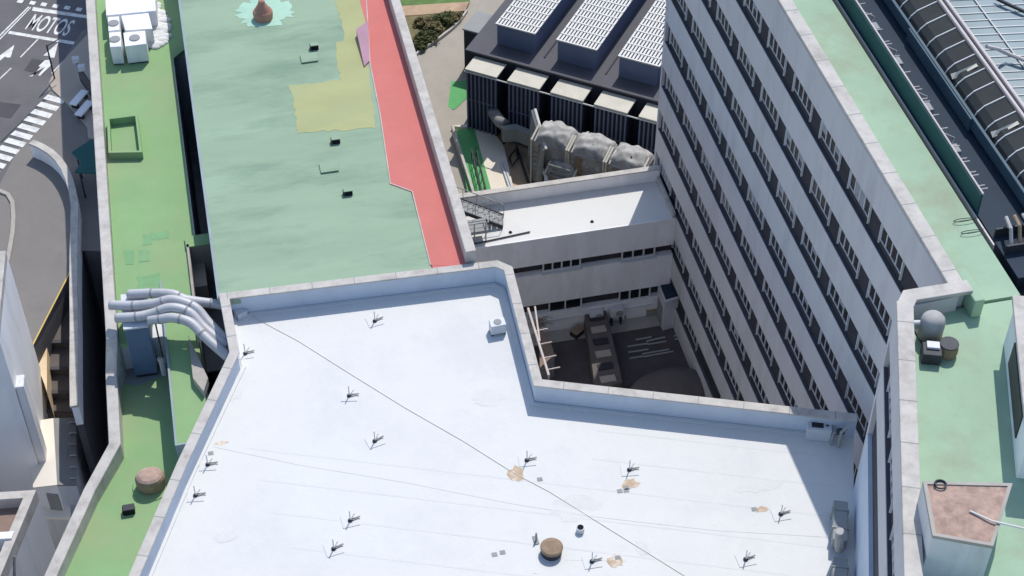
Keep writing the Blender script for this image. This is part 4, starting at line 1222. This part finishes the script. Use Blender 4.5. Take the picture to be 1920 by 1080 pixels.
# cooling towers
CTZ = 5.5
ca_, cb_ = at(1012, 228, CTZ), at(1222, 292, CTZ)
dc = (cb_ - ca_).xy.normalized()
nc = Vector((-dc.y, dc.x))
L_ = (cb_ - ca_).xy.length
wct = L_ / 3
def cooling_tower(o2, w, dpt, h, label, fan_r):
    t = thing('cooling_tower', label, 'cooling tower', (o2.x, o2.y, 0), math.atan2(dc.y, dc.x), 'cooling towers behind the white wing')
    build('casing', MB().box(-w / 2 + .06, -dpt / 2, .6, w / 2 - .06, dpt / 2, h - .9), M_SILVER, t, local=True, bevel=.05)
    rr = random.Random(int(w * 100) + len(label))
    NX, NY = 22, 18
    ph = [rr.uniform(0, 6.28) for _ in range(6)]
    gv = []
    for i in range(NX + 1):
        for j in range(NY + 1):
            u, v = 2 * i / NX - 1, 2 * j / NY - 1
            e = max(abs(u), abs(v))
            r2 = math.sqrt(u * u + v * v)
            hump = .85 * max(0, math.cos(min(1.45, r2 * 1.25))) ** .8
            crease = .09 * math.sin(7 * u + 3 * v + ph[0]) + .07 * math.sin(9 * v - 4 * u + ph[1]) + .06 * math.sin(13 * u + ph[2]) * math.sin(11 * v + ph[3])
            drop = 1.5 * max(0, (e - .86) / .14) ** 1.5
            gv.append((u * (w / 2 + .02), v * (dpt / 2 + .02) + .04 * math.sin(9 * u + ph[4]), h - .75 + hump + crease * (1 - .4 * hump) - drop))
    gf = [[i * (NY + 1) + j, (i + 1) * (NY + 1) + j, (i + 1) * (NY + 1) + j + 1, i * (NY + 1) + j + 1] for i in range(NX) for j in range(NY)]
    build('sheeted_hood', MB().add(gv, gf), M_WRAP, t, local=True, smooth=True)
    build('inspection_hole', MB().tube([(.2, -.5, h - .3), (.22, -.62, h - .1)], .13, 10), M_BLACK, t, local=True)
    build('strap', MB().tube([(-w / 2 + .35, -dpt / 2 - .05, h - .8), (-w / 2 + .4, -.5, h - .35), (-w / 2 + .5, .5, h - .3), (-w / 2 + .6, dpt / 2, h - .6)], .08, 6), M_BOXTOP, t, local=True)
    build('rust_stain', MB().box(-w * .3, -dpt / 2 - .075, .9, -w * .1, -dpt / 2 + .02, h - 1.1), M_BROWN, t, local=True)
    for s in (-1, 1):
        build('corner_post', MB().tube([(s * (w / 2 - .1), -dpt / 2 - .1, 0), (s * (w / 2 - .1), -dpt / 2 - .1, h - .7), (s * (w / 2 - .1), 0, h - .2)], .09, 8), M_BOXTOP, t, local=True)
    lv = MB()
    for k in range(6):
        lv.box(-w / 2 + .3, -dpt / 2 - .06, 1.0 + k * .5, w / 2 - .3, -dpt / 2, 1.25 + k * .5)
    build('louvres', lv, M_SHEET, t, local=True)
    build('legs', MB().box(-w / 2 + .1, -dpt / 2 + .1, 0, -w / 2 + .35, dpt / 2 - .1, .6).box(w / 2 - .35, -dpt / 2 + .1, 0, w / 2 - .1, dpt / 2 - .1, .6), M_DKMET, t, local=True)
for k, lb in enumerate(('large silver cooling tower at the left end of the row of three', 'large silver cooling tower in the middle of the row of three', 'large silver cooling tower at the right end, next to the office tower')):
    o2 = ca_.xy + dc * (wct * (k + .5)) - nc * .3
    cooling_tower(o2, wct, 2.6, CTZ + .15, lb, .92)
cooling_tower(at(1060, 300, 3.6).xy, 2.5, 2.3, 3.6, 'smaller cooling tower standing in front of the row of three', .85)
# white screen post left of the towers
t = thing('plant_screen', 'tattered grey plant screen with a white post left of the cooling towers', 'screen', (*at(1010, 300, 0).xy, 0))
s0, s1 = at(1003, 205, 5.8), at(1024, 280, 4.6)
build('post', MB().tube([s0, s1], .13, 8), M_GRID, t)
build('panel', MB().add([tuple(s0 + Vector((-.1, 0, 0))), tuple(s1 + Vector((-.1, 0, 0))), (s1.x - .5, s1.y - .4, 0), (s0.x - .4, s0.y, 0), (s0.x - .3, s0.y + .1, 5.7), (s1.x - .3, s1.y + .05, 4.5), (s1.x - .7, s1.y - .3, 0), (s0.x - .6, s0.y + .1, 0)], [[0, 1, 2, 3], [4, 7, 6, 5], [0, 4, 5, 1], [1, 5, 6, 2], [2, 6, 7, 3], [3, 7, 4, 0]]), M_SHEET, t)
t = thing('white_pipework', 'white pipes between the front cooling tower and the wing parapet', 'pipes', (*at(1030, 320, 0).xy, 0))
build('pipe', MB().tube([at(1019, 318, 2.5), at(1024, 333, 2.5), at(1026, 345, 2.3), Vector((*at(1026, 345, 2.3).xy, 0))], .13, 8), M_GRID, t)
build('pipe', MB().tube([at(1032, 297, 2.5), at(1022, 308, 2.5), at(1034, 312, 2.4), at(1034, 306, 2.4)], .1, 8), M_GRID, t)
build('pipe', MB().tube([at(1095, 312, 2.6), at(1115, 320, 2.6), at(1140, 318, 2.6), Vector((*at(1140, 318, 2.6).xy, 0))], .12, 8), M_GRID, t)
build('pipe', MB().tube([at(1207, 288, 3.2), at(1218, 312, 2.6), at(1232, 295, 3.2), at(1208, 286, 3.3)], .1, 8), M_GRID, t)
# shrubs in the garden bed
def shrub(px, py, r, seed, m, label):
    p = at(px, py, .25)
    o = thing('shrub', label, 'shrub', p, 0, 'shrubs in the garden bed')
    rr = random.Random(seed)
    lf = MB()
    for k in range(900):
        th, ph, q = rr.random() * 6.283, math.acos(1 - rr.random()), rr.random() ** .4
        b = 1 + .35 * math.sin(3 * th + seed) * math.sin(2 * ph + seed)
        c = Vector((math.cos(th) * math.sin(ph) * r * q * b * 1.25, math.sin(th) * math.sin(ph) * r * q * b, .05 + math.cos(ph) * r * .6 * q * b))
        a = Vector((rr.uniform(-1, 1), rr.uniform(-1, 1), rr.uniform(-.5, .5))).normalized() * .13
        d = a.cross(Vector((rr.uniform(-1, 1), rr.uniform(-1, 1), 1))).normalized() * .08
        lf.add([c - a, c + d, c + a, c - d], [[0, 1, 2, 3]])
    build('foliage', lf, m, o, local=True)
    st_ = MB()
    for k in range(5):
        a = k * 1.26
        st_.tube([(0, 0, -.1), (math.cos(a) * r * .4, math.sin(a) * r * .4, r * .5)], [.06, .02], 5)
    build('stem', st_, M_EARTH, o, local=True)
shrub(800, 72, .9, 1, M_LEAF, 'dark low shrub at the near tip of the garden bed')
shrub(832, 38, .95, 2, M_LEAF, 'dark green shrub in the middle of the garden bed')
shrub(852, 34, .6, 3, M_LEAFB, 'small olive shrub near the curved garden kerb')
shrub(795, 45, .8, 4, M_LEAFB, 'olive shrub closest to the red roof parapet')
shrub(815, 52, .7, 5, M_LEAFB, 'olive brown shrub between the two dark shrubs')
shrub(788, 88, .55, 6, M_LEAF, 'little dark shrub at the kerb corner by the parapet')
p = at(892, 158, .05)
t = thing('white_bollard_box', 'white utility box on the green apron at the corner of the black hall', 'utility box', p)
build('body', MB().box(-.35, -.25, 0, .35, .25, .9), M_FRAME, t, local=True, bevel=.03)
build('cap', MB().box(-.4, -.3, .9, .4, .3, .98), M_SHEET, t, local=True)

for k, (px, py, lb) in enumerate([(1808, 414, 'loose wire loop at the edge of the tower roof, the farther of two'), (1822, 436, 'loose wire loop at the edge of the tower roof, the nearer of two')]):
    p = at(px, py, RT + .05)
    tag(build('wire_loop', MB().tube([(p.x + .55 * math.cos(a * .45), p.y + .13 * math.sin(a * .45), RT + .05 + .01 * a) for a in range(15)], .02, 5), M_DKMET), lb, 'wire', 'wire loops on the tower roof')

pt = MB()
for q in [((60, 110), (100, 116), (80, 140), (45, 132)), ((-10, 190), (40, 196), (20, 222), (-30, 214)), ((110, 40), (135, 42), (128, 52), (104, 50))]:
    pt.sheet(ats(SZ + .008, *q))
struct('road_patch', pt, M_LANE)
for k, (px, py, w, h, lb) in enumerate([(1222, 588, .5, .6, 'dark crate on the courtyard floor next to the white booth'), (1176, 592, .4, .35, 'small dark crate in front of the crumpled white sheet'), (1082, 628, .45, .5, 'dark crate on the courtyard floor left of the concrete duct')]):
    p = at(px, py, .02)
    o = thing('crate', lb, 'crate', p, .3 * k)
    build('body', MB().box(-w, -w * .7, 0, w, w * .7, h), M_DARK if k else M_SHEET, o, local=True, bevel=.03)
    build('lid', MB().box(-w * 1.04, -w * .74, h, w * 1.04, w * .74, h + .06), M_BROWN, o, local=True)
def weeds(px, py, z, r, seed, label):
    p = at(px, py, z)
    o = thing('dry_plant', label, 'plant', p)
    rr = random.Random(seed)
    st2 = MB()
    for k in range(60):
        a, q = rr.random() * 6.283, rr.uniform(.3, 1)
        st2.tube([(0, 0, 0), (math.cos(a) * r * q * .5, math.sin(a) * r * q * .5, r * 1.1 * rr.uniform(.6, 1.1)), (math.cos(a) * r * q, math.sin(a) * r * q, r * 1.2 * rr.uniform(.3, 1.1))], [.03, .025, .01], 4)
    build('stalks', st2, M_BROWN, o, local=True)
weeds(1004, 622, 0, 1.5, 8, 'dry spiky brown plant behind the scaffold poles in the courtyard')
